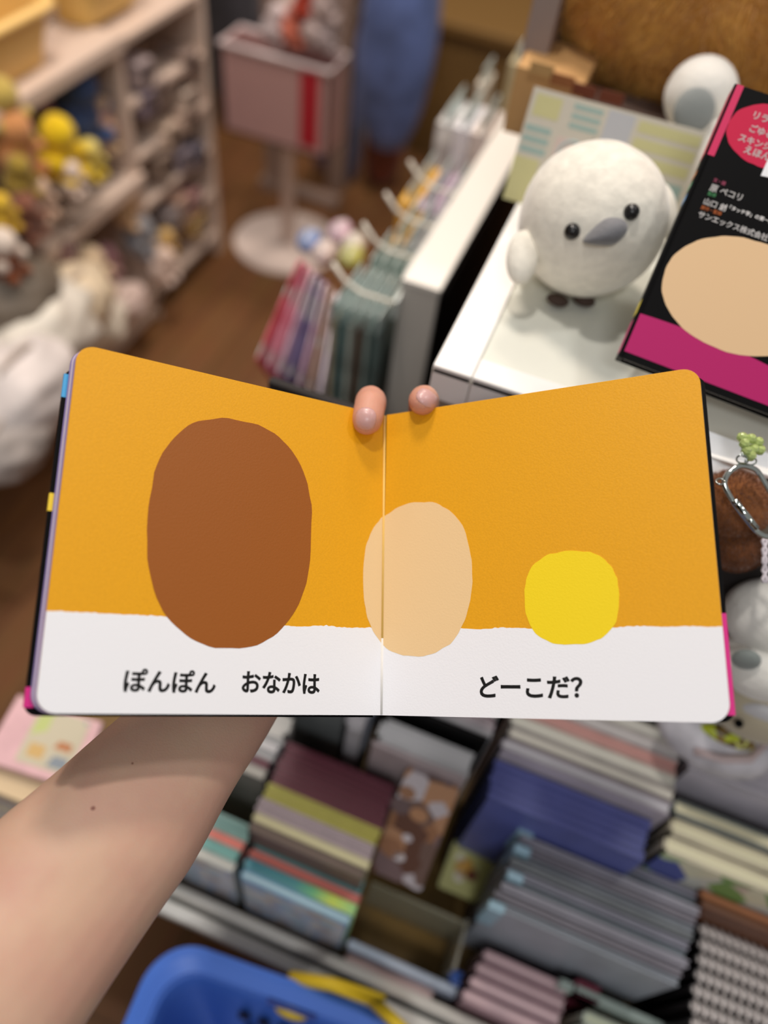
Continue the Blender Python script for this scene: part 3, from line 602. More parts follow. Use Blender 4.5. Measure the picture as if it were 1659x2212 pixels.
a = MB().ball(at(1645, 1435, .56), (.031, .026, .026), nu=32, nv=20).build('lower_body', WP, o, smooth=True, base=o.location)
seg('grey_patch', MB().ball(at(1612, 1425, .536), (.0095, .005, .0105), nu=20, nv=12), mat((140, 146, 142), .9, fuzz=.4), o, smooth=True)
o = thing('cream_plush', 'cream plush half hidden behind the white charm', 'plush toy', at(1600, 1300, .66))
seg('body', MB().ball(at(1590, 1290, .64), (.034, .03, .034)), mat((206, 192, 150), .9, fuzz=.4), o, smooth=True)
seg('lower_body', MB().ball(at(1640, 1520, .62), (.04, .03, .034)), mat((196, 184, 158), .9, fuzz=.4), o, smooth=True)
o = thing('drawstring_pouch', 'whitish round pouch with yellow green print below the open book', 'pouch', at(1560, 1590, .66))
seg('pouch_body', MB().ball(at(1545, 1585, .665), (.054, .034, .030), R=Matrix.Rotation(.15, 3, 'Y'), nu=32, nv=20), mat((214, 210, 216), .5, noise_amt=.1, scale=40), o, smooth=True)
seg('printed_label', MB().ball(at(1570, 1590, .638), (.024, .008, .008), nu=20, nv=10), blotch([(190, 200, 40), (150, 120, 60), (214, 214, 120), (110, 90, 50)], 160), o, smooth=True)
seg('drawstring', MB().tube([at(1500, 1622, .64), at(1560, 1640, .63), (at(1620, 1640, .63)), at(1650, 1610, .64), at(1655, 1570, .65)], .0035, 10), mat((206, 186, 186), .6), o, smooth=True)
o = thing('round_charm', 'pale button shaped charm hanging at the right edge', 'charm', at(1640, 1560, .6))
seg('disc', MB().ball(at(1650, 1548, .60), (.022, .008, .016)), mat((206, 204, 206), .5), o, smooth=True)
seg('dark_button', MB().ball(at(1596, 1563, .596), .0035, nu=14, nv=10), BLACK, o, smooth=True)
# ------------------------------------------------------------------ front shelf of notebooks
BZ = .462
t = thing('notebook_shelf', 'low white shelf with a lipped front edge holding the upright notebooks', 'shelf', (.1, .25, 0))
SW = mat((214, 208, 198), .45)
seg('shelf_board', MB().box((-.46, .121, BZ - .02), (.75, .395, BZ)), mat((126, 96, 42), .6, noise_amt=.2, scale=20), t)
seg('front_ledge', MB().box((-.46, .121, BZ - .02), (.75, .1315, .505)), SW, t, bevel=.0015)
seg('price_rail', MB().box((-.46, .103, .474), (.75, .1165, .492)), mat((226, 222, 214), .35), t, bevel=.0015)
seg('rail_groove', MB().box((-.46, .1155, .46), (.75, .1215, .484)), mat((90, 92, 88), .5), t)
seg('plinth', MB().box((-.36, .24, 0), (.75, .39, BZ - .021)), mat((70, 44, 34), .7), t)
seg('back_board', MB().box((-.2, .3955, BZ - .02), (.75, .402, .99)), mat((36, 30, 28), .8), t)
seg('low_tray', MB().box((-.02, .03, .395), (.75, .0875, .40)), mat((120, 96, 60), .6), t)
NTH = ['rearmost', 'second from the back', 'third from the back', 'fourth from the back', 'fifth from the back', 'sixth from the back', 'seventh from the back', 'eighth from the back', 'ninth from the back', 'tenth from the back', 'eleventh from the back', 'foremost']; ORD = {}
def notebook(x0, x1, y, th, zt, cc, pc, label, group=None, z0=BZ, name='notebook', cat='notebook', front=None, coil=None, rnd=.0, proud=0):
    """upright notebook standing across the shelf, near face at y"""
    ORD[label] = ORD.get(label, 0) + 1
    if '{n}' in label: label = label.replace('{n}', NTH[ORD[label] - 1])
    j = random.uniform(-1, 1); x0 += j * .0015; x1 += random.uniform(-1, 1) * .002; zt += random.uniform(-1, 1) * rnd
    o = thing(name, label, cat, ((x0 + x1) / 2, y + th / 2, z0), group)
    ct = max(.0009, th * .2); cm_ = cc if not isinstance(cc, tuple) else mat(cc, .4, noise_amt=.06, scale=30)
    m = MB(); m.box((x0, y, z0), (x1, y + ct, zt)); m.box((x0, y + th - ct, z0), (x1, y + th, zt)); m.box((x0, y, z0), (x0 + ct, y + th, zt)); seg('cover', m, cm_, o)
    seg('pages', MB().box((x0 + ct, y + ct, z0), (x1 - .001, y + th - ct, zt - .0012 + proud)), mat(pc, .6) if isinstance(pc, tuple) else pc, o)
    if front is not None: seg('front_print', MB().box((x0 + .002, y - .0003, z0 + .004), (x1 - .002, y, zt - .002)), front, o)
    if coil:
        n_ = int((x1 - x0 - .006) / .0075); m = MB()
        for k in range(n_):
            cx = x0 + .006 + k * .0075
            m.tube([(cx, y + th / 2 + (th / 2 + .0012) * math.cos(a), zt - .001 + .0042 * math.sin(a)) for a in [2 * PI * q / 10 for q in range(10)]], .00135, 6, closed=True)
        seg('spiral_binding', m, coil, o, smooth=True)
    return o
def row(x0, x1, yb, zt, items, **k):
    """items from the back to the front: (thickness, cover, pages, label, group)"""
    y = yb
    for it in items:
        y -= it[0]; kk = dict(k); kk.update(it[5] if len(it) > 5 else {})
        notebook(x0, x1, y, it[0] - .0007, zt, it[1], it[2], it[3], it[4], **kk)
    return y
def sheen_gradient():  # teal foil; its green to yellow reflection is painted in as a fixed gradient
    m = bpy.data.materials.new('foil_painted_sheen'); m.use_nodes = True; nt = m.node_tree; b = nt.nodes['Principled BSDF']; b.inputs['Metallic'].default_value = .05; b.inputs['Roughness'].default_value = .3
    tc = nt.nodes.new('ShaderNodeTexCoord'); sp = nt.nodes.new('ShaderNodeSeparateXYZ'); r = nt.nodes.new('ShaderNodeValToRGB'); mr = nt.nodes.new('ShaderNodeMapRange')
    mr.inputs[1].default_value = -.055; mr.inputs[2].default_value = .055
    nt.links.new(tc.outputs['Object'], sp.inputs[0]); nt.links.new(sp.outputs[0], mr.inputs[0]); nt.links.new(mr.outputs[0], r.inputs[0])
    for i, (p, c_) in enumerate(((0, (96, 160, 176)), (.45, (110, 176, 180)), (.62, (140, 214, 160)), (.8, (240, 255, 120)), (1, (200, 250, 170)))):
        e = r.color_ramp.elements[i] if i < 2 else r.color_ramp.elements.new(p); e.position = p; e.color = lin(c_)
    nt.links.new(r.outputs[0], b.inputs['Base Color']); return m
FOIL_SHEEN = sheen_gradient()
PIC = blotch([(176, 186, 206), (206, 206, 212), (190, 170, 160), (170, 190, 200), (214, 206, 190), (160, 176, 204)], 70)
TEAL = (112, 164, 166); COR = (230, 136, 124)
row(-.112, -.001, .181, .62, [(.0125, TEAL, (104, 150, 150), 'teal file at the back of the foil striped set', 'teal foil set'), (.0085, COR, COR, 'coral file second from the back in the foil striped set', 'teal foil set'), (.0105, FOIL_SHEEN, FOIL_SHEEN, 'teal foil file with a painted green yellow sheen in the foil striped set', 'teal foil set'), (.009, (100, 150, 186), (176, 206, 216), 'pale blue picture file at the front of the foil striped set', 'teal foil set', dict(front=PIC))])
row(-.235, -.121, .186, .62, [(.016, (118, 160, 154), (112, 150, 146), 'grey teal file at the back of the set beside the arm', 'teal set by the arm'), (.0085, COR, COR, 'coral file second from the back in the set beside the arm', 'teal set by the arm'), (.011, (126, 182, 176), (126, 182, 176), 'mint file third from the back in the set beside the arm', 'teal set by the arm'), (.009, (196, 200, 196), (214, 214, 206), 'white picture file at the front of the set beside the arm', 'teal set by the arm', dict(front=PIC))])
PLUM = (84, 20, 42)
row(-.119, -.004, .262, .66, [(.0062, PLUM, (96, 28, 48), 'plum notebook, {n} in the seven of the plum row', 'plum notebooks')] * 7 + [(.0075, (176, 168, 72), (150, 146, 62), 'olive yellow notebook before the plum ones, {n} of the pair', 'yellow notebooks')] * 2 + [(.007, (176, 160, 166), (150, 136, 142), 'greyish lilac notebook before the yellow ones, {n} of the pair', 'lilac notebooks')] * 2 + [(.0085, (186, 178, 140), (206, 200, 160), 'beige patterned notebook in front of the lilac ones', None), (.009, (96, 80, 72), (110, 94, 84), 'dark taupe notebook right behind the foil striped set', None)], rnd=.001)
row(-.24, -.124, .285, .66, [(.008, (186, 182, 178), (214, 212, 206), 'pale grey notebook between arm and plum row, {n} of three', 'pale notebooks by the arm')] * 3 + [(.007, (120, 120, 122), (176, 176, 176), 'dark grey notebook among the pale ones by the arm', None), (.008, (190, 186, 190), (206, 204, 204), 'light lilac notebook in front of the dark grey one by the arm', None), (.009, (120, 120, 122), (160, 160, 162), 'mid grey notebook behind the narrow plum one by the arm', None), (.009, PLUM, PLUM, 'single plum notebook standing in the row beside the arm', None), (.010, (130, 126, 120), (168, 164, 156), 'stone grey notebook at the front of the row beside the arm', None)], rnd=.001)
row(-.185, -.075, .335, .69, [(.013, blotch([(206, 214, 190), (170, 186, 180), (206, 176, 150), (222, 216, 196)], 60), (150, 166, 160), 'pastel picture file under the spine of the open book', None), (.012, (166, 178, 176), (196, 200, 196), 'silver grey file in front of the pastel picture file', None), (.012, (120, 124, 124), (150, 152, 152), 'grey file in front of the silver grey file', None)])
row(-.071, -.052, .335, .69, [(.03, (150, 156, 170), (190, 196, 206), 'narrow blue grey packet beside the silver grey file', None), (.02, (190, 186, 190), (206, 200, 204), 'narrow pale packet beside the grey file', None)], name='packet', cat='packet')
# white boxed set and magazines behind the brown pouches
row(-.03, .062, .345, .72, [(.0075, (206, 204, 204), (190, 188, 190), 'off white magazine at the back under the open book', None), (.0065, (110, 60, 72), (196, 186, 190), 'plum edged magazine in the centre row', None), (.008, (176, 158, 164), (206, 196, 200), 'dusty pink magazine in the centre row', None), (.0065, (196, 192, 196), (214, 210, 212), 'pale lilac magazine in front of the dusty pink one', None), (.005, BLACK, (40, 36, 38), 'thin black folder behind the white box', None)], name='magazine', cat='magazine')
row(-.040, .052, .305, .70, [(.024, (206, 204, 206), (214, 212, 214), 'white boxed stationery set in front of the black folder', None), (.006, (176, 160, 162), (190, 176, 178), 'thin pinkish folder in front of the white box', None)], name='boxed_set', cat='box')
# violet blue files and the pale files behind them
PB = [((226, 220, 208), (236, 232, 222), 'ivory'), ((206, 196, 196), (226, 220, 216), 'light grey'), ((226, 178, 168), (214, 160, 152), 'salmon pink'), ((216, 210, 200), (232, 228, 214), 'bone white'), ((170, 160, 156), (236, 230, 216), 'taupe edged'), ((190, 180, 190), (226, 222, 226), 'lilac grey')]
y = .385
for k, (c_, p_, nm) in enumerate(PB):
    y -= .0125; notebook(.078 - k * .001, .232, y, .0115, .73 - k * .002, c_, p_, nm + ' file in the pale row behind the violet blue files', 'pale files')
row(.074, .222, .308, .70, [(.0075, (92, 100, 166), (108, 112, 176), 'violet blue notebook, {n} of the five violet blue ones', 'violet blue notebooks')] * 5, rnd=.0008)
# cream notebooks and the picture covers at the right
CRV = blotch([(214, 190, 176), (190, 206, 160), (226, 220, 190), (120, 160, 90), (80, 90, 160), (206, 206, 196)], 35)
for k in range(3):
    notebook(.236, .40, .318 - k * .017, .0155, .71 - k * .003, (120, 126, 124) if k == 0 else (206, 196, 170), (240, 232, 196), ['cream paged spiral notebook at the back by the right edge', 'cream paged spiral notebook in the middle by the right edge', 'cream paged spiral notebook with a picture cover by the right edge'][k], 'cream notebooks', front=CRV if k == 2 else None)
row(.236, .40, .385, .735, [(.008, (196, 190, 200), (214, 208, 214), 'lilac white pad behind the cream notebooks, {n} of four', 'lilac white pads')] * 4, rnd=.0008)
row(.30, .44, .425 - .03, .75, [(.008, blotch([(206, 206, 222), (176, 110, 66), (222, 214, 206), (120, 70, 44)], 60), (190, 180, 190), 'folded card with brown pictures behind the lilac white pads', None)])
row(.29, .42, .283, .66, [(.008, (150, 92, 60), (176, 120, 84), 'brown picture notebook in front of the cream notebooks', None), (.007, (110, 66, 42), (120, 84, 62), 'dark brown notebook behind the spiral notebooks', None)])
# grey lilac folders
GC = [(134, 138, 142), (160, 158, 172), (140, 150, 160), (176, 172, 184), (146, 140, 150), (160, 166, 176)]
y = .292
for k in range(12):
    y -= .0078; c_ = GC[k % 6]
    notebook(.122 - k * .0010, .293 - k * .0008, y, .0058, .655 - (k % 3) * .004, c_, tuple(max(0, int(v * .78)) for v in c_), 'grey lilac folder below the violet blue notebooks, {n} of its row', 'grey lilac folders', name='folder', cat='folder')
    if k % 3 == 1:
        pass
for k, (px, py) in enumerate(((1148, 1800), (1140, 1842), (1125, 1900), (1085, 1965))):
    p = Z(px, py, .655); q = MB().box((p.x - .013, p.y - .004, .60), (p.x + .002, p.y + .004, .657)).build('index_card', mat((150, 184, 200), .4), None, base=(p.x, p.y, .60), bevel=.0006)
    tag(q, ['pale blue index card at the back corner of the grey folders', 'pale blue index card second along the grey folders', 'pale blue index card third along the grey folders', 'pale blue index card at the front corner of the grey folders'][k], 'index card')
# spiral notebooks
for k in range(8):
    notebook(.304, .44, .270 - k * .0132, .0085, .622, (40, 36, 38), (214, 204, 200), 'white coil spiral notebook at the right edge, {n} of its row', 'spiral notebooks', coil=mat((232, 222, 218), .4), name='spiral_notebook')
# front strip: long slim packs and pink packs
row(.002, .118, .150, .515, [(.009, (176, 186, 206), (190, 200, 214), 'long slim blue white pack lying along the front ledge', None)], name='slim_pack', cat='pack')
row(.004, .100, .1405, .500, [(.009, (214, 180, 176), (226, 200, 194), 'long slim pale pink pack along the front ledge', None)], name='slim_pack', cat='pack')
notebook(.108, .122, .150, .012, .52, (50, 90, 170), (50, 90, 170), 'small blue clip at the end of the slim blue white pack', None, name='clip', cat='clip')
for k in range(4):
    notebook(.132 - k * .003, .218, .176 - k * .0125, .0095, .545 - k * .004, (206, 170, 178), (226, 196, 198), 'pink pack at the bottom edge, {n} of four', 'pink packs', name='pink_pack', cat='pack')
notebook(.218, .245, .178, .014, .56, (110, 40, 60), (120, 46, 66), 'small maroon box behind the pink packs', None, name='small_box', cat='box')
notebook(.232, .30, .158, .012, .555, (196, 206, 190), (216, 220, 190), 'pale green pack at the bottom right corner', None, name='green_pack', cat='pack')
o = thing('shelf_divider', 'pale sea green rail in front of the spiral notebooks', 'divider', (.30, .175, BZ))
seg('rail', MB().box((.205, .178, .53), (.45, .186, .56)), mat((170, 184, 176), .25), o, bevel=.001)
for x in (.21, .33, .44): seg('upright', MB().box((x, .180, BZ), (x + .006, .184, .55)), mat((190, 200, 196), .25), o)
# brown picture pouches and small cards in the gap
o = thing('picture_packet', 'clear packet with brown and white pictures beside the plum notebooks', 'packet', (.02, .25, BZ))
PK = blotch([(150, 104, 72), (110, 84, 74), (176, 130, 96), (96, 60, 44), (190, 180, 184), (120, 96, 96)], 48)
fr = frame(Z(800, 1880, .60), Vector((1, 0, 0)), Z(895, 1690, .68) - Z(800, 1880, .60))
seg('packet_front', MB().prism(rrect(0, 0, .052, .115, .004), fr, -.006, 0), PK, o)
for px, py, r_, c_ in ((865, 1740, .010, (104, 84, 84)), (845, 1830, .012, (150, 104, 74)), (862, 1850, .006, (214, 204, 206)), (880, 1810, .005, (206, 196, 200)), (905, 1760, .009, (176, 128, 92)), (880, 1712, .008, (150, 108, 80))):
    a_ = on(fr, px, py); seg('printed_patch', MB().prism(wob(a_[0], a_[1], r_, r_ * .8), fr, 0, .0008), mat(c_, .4), o)
for k, (px, py, t_, rx, c_, nm) in enumerate(((1045, 1795, .86, .024, (136, 104, 64), 'round brown badge in the dark gap beside the violet blue notebooks'), (1050, 1842, .84, .024, (92, 42, 56), 'round maroon badge below the brown badge in the dark gap'))):
    o = thing('badge', nm, 'badge', at(px, py, t_)); fr = frame(at(px, py, t_), Vector((1, 0, 0)), Vector((0, .7, .7)))
    seg('disc', MB().prism(wob(0, 0, rx, rx * .62, amp=0), fr, -.004, 0), mat(c_, .35), o, bevel=.001)
    seg('printed_patch', MB().prism(wob(0, 0, rx * .5, rx * .3, amp=0), fr, 0, .0005), mat(tuple(int(v * .6) for v in c_), .4), o)
o = thing('picture_card', 'pale yellow green card with a golden figure in the dark gap', 'card', at(1000, 1870, .82))
fr = frame(at(945, 1915, .82), at(1050, 1960, .82) - at(945, 1915, .82), at(975, 1815, .83) - at(945, 1915, .82))
seg('card', MB().prism(rrect(0, 0, .048, .050, .003), fr, -.003, 0), mat((186, 182, 110), .4), o)
for a_, b_, r_, c_ in ((.020, .028, .010, (206, 150, 40)), (.018, .018, .006, (226, 216, 196)), (.030, .024, .006, (120, 50, 20)), (.012, .036, .005, (226, 220, 190))):
    seg('printed_patch', MB().prism(wob(a_, b_, r_, r_), fr, 0, .0006), mat(c_, .4), o)
o = thing('acrylic_divider', 'clear acrylic divider in the olive gap of the shelf', 'divider', (.05, .2, BZ))
seg('plate', MB().box((.004, .196, BZ), (.105, .199, .555)), mat((190, 186, 160), .15, alpha=.4), o)
seg('side_plate', MB().box((.104, .155, BZ), (.107, .2, .56)), mat((190, 186, 170), .15, alpha=.5), o)
# flat picture pad and layers at the far left
def flat(name, quad, z, th, m, label, cat, group=None, pt=None):
    P = [Z(a, b, z) for a, b in quad]; o = thing(name, label, cat, sum(P, Vector()) / 4 - Vector((0, 0, th)), group)
    mb = MB().add([p - Vector((0, 0, th)) for p in P] + P, [(3, 2, 1, 0), (4, 5, 6, 7), (0, 1, 5, 4), (1, 2, 6, 5), (2, 3, 7, 6), (3, 0, 4, 7)]); seg('sheet_block', mb, m, o, bevel=.001)
    return o, P
o, P = flat('picture_pad', [(-40, 1640), (165, 1705), (222, 1560), (40, 1500)], .605, .012, mat((232, 186, 190), .4, noise_amt=.05), 'pink bordered picture pad lying at the left end of the shelf', 'pad')
def lerp(u, v, z=0): return P[0] * (1 - u) * (1 - v) + P[1] * u * (1 - v) + P[2] * u * v + P[3] * (1 - u) * v + Vector((0, 0, z))
for u0, v0, u1, v1, c_ in ((.3, .12, .88, .95, (206, 196, 170)), (.5, .55, .86, .92, (66, 96, 180)), (.32, .5, .48, .9, (196, 206, 130)), (.5, .36, .8, .55, (190, 120, 70)), (.35, .2, .55, .42, (214, 176, 110)), (.6, .16, .82, .34, (140, 150, 160))):
    seg('printed_patch', MB().add([lerp(u0, v0, .0003), lerp(u1, v0, .0003), lerp(u1, v1, .0006), lerp(u0, v1, .0003)], [(0, 1, 2, 3)]), mat(c_, .45), o)
for k, (c_, nm) in enumerate((((226, 200, 160), 'cream'), ((176, 166, 168), 'grey'), ((222, 208, 178), 'ivory'), ((190, 180, 176), 'stone grey'), ((214, 204, 186), 'pale beige'))):
    flat('flat_pad', [(-60, 1690 + k * 14), (150, 1775 + k * 14), (230, 1590), (40, 1520)], .590 - k * .024, .0225, mat(c_, .5), nm + ' pad in the flat stack below the picture pad', 'pad', 'flat pads at the left end')
# ------------------------------------------------------------------ blue shopping basket with yellow handle
def basket():
    o = thing('shopping_basket', 'blue plastic shopping basket with a yellow handle at the bottom edge', 'basket', (-.04, -.04, 0))
    BL = mat((74, 118, 212), .35); x0, x1, y0, y1, zt = -.150, .082, -.29, .074, .262
    def ring(g, z, n=10, r=.036): return [Vector((a, b, z)) for a, b in rrect(x0 - g, y0 - g, x1 + g, y1 + g, r + g * .5, n=n)]
    m = MB(); m.loft([ring(-.045, .004), ring(-.005, .235), ring(-.001, .24), ring(-.001, zt - .006), ring(.010, zt), ring(.018, zt - .004), ring(.018, zt - .022), ring(.014, zt - .022), ring(.014, zt - .008), ring(.006, zt - .004), ring(-.004, zt - .012), ring(-.008, .235), ring(-.048, .008)], cap=False)
    seg('wall', m, BL, o, smooth=False)
    seg('base_plate', MB().prism([(p.x, p.y) for p in ring(-.046, 0)], (Vector((0, 0, 0)), Vector((1, 0, 0)), Vector((0, 1, 0)), Vector((0, 0, 1))), .003, .008), BL, o)
    MS = [MB() for _ in range(4)]
    for z in (.06, .10, .14, .18):
        g = -.048 + (z - .008) / (.235 - .008) * .040 - .0006
        for k in range(14):
            x = x0 - g + .055 + k * .0205
            if x < x1 + g - .05: MS[0].box((x, y1 + g - .0022, z), (x + .011, y1 + g + .001, z + .028)); MS[1].box((x, y0 - g - .001, z), (x + .011, y0 - g + .0022, z + .028))
        for k in range(9):
            y = y0 - g + .05 + k * .0205
            if y < y1 + g - .05: MS[2].box((x0 - g - .001, y, z), (x0 - g + .0022, y + .011, z + .028)); MS[3].box((x1 + g - .0022, y, z), (x1 + g + .001, y + .011, z + .028))
    for ms in MS: seg('slot_pattern', ms, mat((16, 22, 60), .7), o)
    mg = MB()
    for k in range(8):
        for j in range(5): mg.box((x0 + .075 + k * .032, y0 + .07 + j * .034, .0078), (x0 + .093 + k * .032, y0 + .088 + j * .034, .0088))
    seg('base_slots', mg, mat((12, 16, 40), .7), o)
    YE = mat((232, 196, 40), .4)
    cx = Z(643, 2140, .535); seg('handle_clip', MB().ball((cx.x, y1 - .006, .245), (.016, .006, .009), nu=20, nv=12), YE, o, smooth=True)
    seg('clip_recess', MB().box((cx.x - .024, y1 - .0065, .232), (cx.x + .024, y1 - .003, .256)), mat((36, 60, 140), .4), o)
    pts = [Vector((cx.x - .01, y1 + .020, .250)), Vector((cx.x + .03, y1 + .024, .268)), Vector((cx.x + .08, y1 + .024, .273)), Vector((x1 - .04, y1 + .022, .273)), Vector((x1 - .005, y1 + .008, .273)), Vector((x1 + .012, y1 - .03, .273)), Vector((x1 + .014, -.06, .273)), Vector((x1 + .014, y0 + .03, .273))]
    seg('handle', MB().tube(pts, .0062, 12), YE, o, smooth=True)
    o.rotation_euler.z = math.radians(BROT); o.location.x += BDX; o.location.y += BDY; o.location.z = .29
BROT, BDX, BDY = 4.5, .010, .0
basket()
o = thing('basket_stand', 'low dark stand carrying the blue shopping basket', 'stand', (0, -.12, 0))
seg('column', MB().box((-.05, -.17, .02), (.05, -.07, .27)), DARK, o, bevel=.003)
seg('foot_plate', MB().box((-.11, -.24, 0), (.11, 0, .02)), DARK, o, bevel=.003)
seg('top_plate', MB().box((-.09, -.22, .27), (.09, -.02, .29)), DARK, o, bevel=.003)
o = thing('item_in_basket', 'grey white rounded item lying inside the blue basket', 'item', (.0, -.02, .3))
seg('body', MB().ball((.0, -.02, .345), (.035, .03, .045)), mat((130, 140, 160), .6), o, smooth=True)
seg('cap', MB().ball((.0, -.02, .385), (.015, .015, .012)), mat((150, 160, 170), .5), o, smooth=True)
# ------------------------------------------------------------------ far left cubby unit
XF = -1.06
t = thing('cubby_unit', 'white cubby shelf unit along the left with three levels', 'shelf unit', (-1.25, 1.2, 0))
CW = mat((222, 200, 184), .5)
XB = -1.5
for y in (.45, .97, 1.44, 1.79): seg('upright', MB().box((XB, y, 0), (XF, y + .022, .68 if y < 1.7 else .82)), CW, t, bevel=.002)
for z in (.02, .06, .385, .68): seg('shelf_board', MB().box((XB, .45, z), (XF + (.012 if z > .3 else 0), 1.462, z + .028)), CW, t, bevel=.002)
for z in (.06, .19, .31, .43, .55, .68): seg('tray_shelf', MB().box((XB, 1.463, z), (XF, 1.789, z + .015)), CW, t, bevel=.001)
seg('backing', MB().box((XB - .01, .45, 0), (XB, 1.81, .70)), mat((150, 132, 118), .7), t)
def bin_(x0, y0, x1, y1, z, h, c_, label):
    o = thing('storage_bin', label, 'bin', ((x0 + x1) / 2, (y0 + y1) / 2, z), None)
    def rg(g, zz, r=.03): return [Vector((a, b, zz)) for a, b in rrect(x0 - g, y0 - g, x1 + g, y1 + g, r, n=6)]
    seg('bin_wall', MB().loft([rg(-.02, z + .001), rg(0, z + h), rg(-.008, z + h), rg(-.026, z + .006)], cap=False).prism([(p.x, p.y) for p in rg(-.02, 0)], (Vector((0, 0, z + .001)), Vector((1, 0, 0)), Vector((0, 1, 0)), Vector((0, 0, 1))), 0, .006), mat(c_, .45), o)
    seg('bin_rim', MB().tube(rg(.004, z + h), .010, 10, closed=True), mat(tuple(min(255, v + 14) for v in c_), .4), o, smooth=True)
    return o
bin_(-1.46, .62, -1.075, 1.30, .708, .10, (240, 196, 116), 'long yellow bin on top of the cubby unit, upper left corner')
bin_(-1.40, 1.42, -1.10, 1.66, .708, .11, (236, 196, 110), 'short yellow bin at the far end of the cubby unit top')
def toy(p, r, cb, ch, label, group, head=.72, cat='plush toy'):
    p = Vector(p); o = thing('soft_toy', label, cat, p - Vector((0, 0, r)), group)
    m1 = mat(cb, .9, noise_amt=.1, scale=30, fuzz=.3, spec=.1); m2 = mat(ch, .9, noise_amt=.1, scale=30, fuzz=.3, spec=.1)
    seg('body', MB().ball(p, (r * .85, r, r), nu=20, nv=12), m1, o, smooth=True)
    seg('head', MB().ball(p + Vector((r * .35, 0, r * 1.1)), r * head, nu=20, nv=12), m2, o, smooth=True)
    for s_ in (-1, 1):
        seg('arm', MB().ball(p + Vector((r * .6, s_ * r * .75, r * .2)), (r * .4, r * .28, r * .28), nu=14, nv=8), m2, o, smooth=True)
        seg('leg', MB().ball(p + Vector((r * .75, s_ * r * .45, -r * .62)), (r * .45, r * .3, r * .3), nu=14, nv=8), m1, o, smooth=True)
    return o
def tx(px, py, x, r, cb, ch, label, group):
    k = {G1: .88, G2: .78, G3: .92}[group]; p = XP(px, py, x); return toy(p, r * k, cb, ch, label, group, head=.72 if group != G3 else .6)
G1 = 'soft toys in the upper cubbies'; G2 = 'soft toys in the lower cubbies'; G3 = 'soft toys at the cubby foot'
tx(160, 250, -1.13, .070, (70, 88, 130), (66, 86, 130), 'navy blue soft toy at the back of the upper cubby', G1)
tx(215, 255, -1.10, .030, (226, 170, 170), (214, 180, 150), 'pink and tan soft toy beside the navy one', G1)
tx(225, 300, -1.10, .032, (226, 196, 160), (214, 176, 140), 'peach soft toy near the cubby post', G1)
tx(120, 340, -1.06, .055, (246, 204, 40), (250, 208, 36), 'bright yellow soft toy in the upper cubby', G1)
tx(190, 355, -1.05, .035, (226, 196, 60), (226, 206, 110), 'small mustard soft toy right of the bright yellow one', G1)
tx(95, 210, -1.22, .055, (140, 100, 76), (150, 108, 80), 'brown soft toy in the dark back of the upper cubby', G1)
tx(90, 255, -1.12, .03, (140, 104, 124), (150, 110, 130), 'mauve soft toy left of the navy one', G1)
tx(30, 330, -1.06, .05, (206, 140, 86), (214, 150, 96), 'orange tan soft toy left of the cubby divider', G1)
tx(0, 260, -1.08, .05, (214, 186, 90), (206, 180, 96), 'dull yellow soft toy at the upper left edge', G1)
tx(40, 395, -1.03, .035, (176, 146, 60), (166, 140, 60), 'olive soft toy under the orange tan one', G1)
tx(150, 395, -1.03, .03, (236, 214, 200), (240, 220, 206), 'cream soft toy in front of the bright yellow one', G1)
tx(0, 470, -1.0, .035, (222, 180, 50), (226, 186, 60), 'small yellow soft toy at the left edge, middle height', G2)
tx(50, 480, -1.02, .045, (130, 84, 66), (140, 92, 74), 'dark brown soft toy below the cubby divider', G2)
tx(80, 440, -1.03, .04, (214, 180, 156), (222, 190, 166), 'beige soft toy on the middle board', G2)
tx(5, 560, -.98, .045, (140, 80, 50), (236, 220, 206), 'brown soft toy with a white head at the left edge', G2)
tx(130, 585, -1.08, .06, (110, 90, 80), (130, 100, 96), 'dusky soft toy in the lower cubby', G2)
tx(270, 455, -1.10, .05, (222, 184, 140), (226, 190, 146), 'tan soft toy at the top of the lower right cubby', G2)
tx(300, 520, -1.08, .05, (140, 140, 146), (150, 150, 154), 'grey soft toy beside the tan one in the lower cubby', G2)
tx(190, 600, -1.06, .06, (232, 206, 170), (226, 200, 166), 'large cream soft toy in the lower cubby', G2)
tx(225, 570, -1.10, .04, (206, 160, 160), (190, 140, 150), 'rosy soft toy behind the large cream one', G2)
tx(355, 530, -1.06, .035, (226, 180, 100), (226, 186, 116), 'amber soft toy near the right end of the lower cubby', G2)
tx(350, 580, -1.02, .045, (236, 212, 198), (232, 206, 190), 'pale pink soft toy bulging from the lower right cubby', G2)
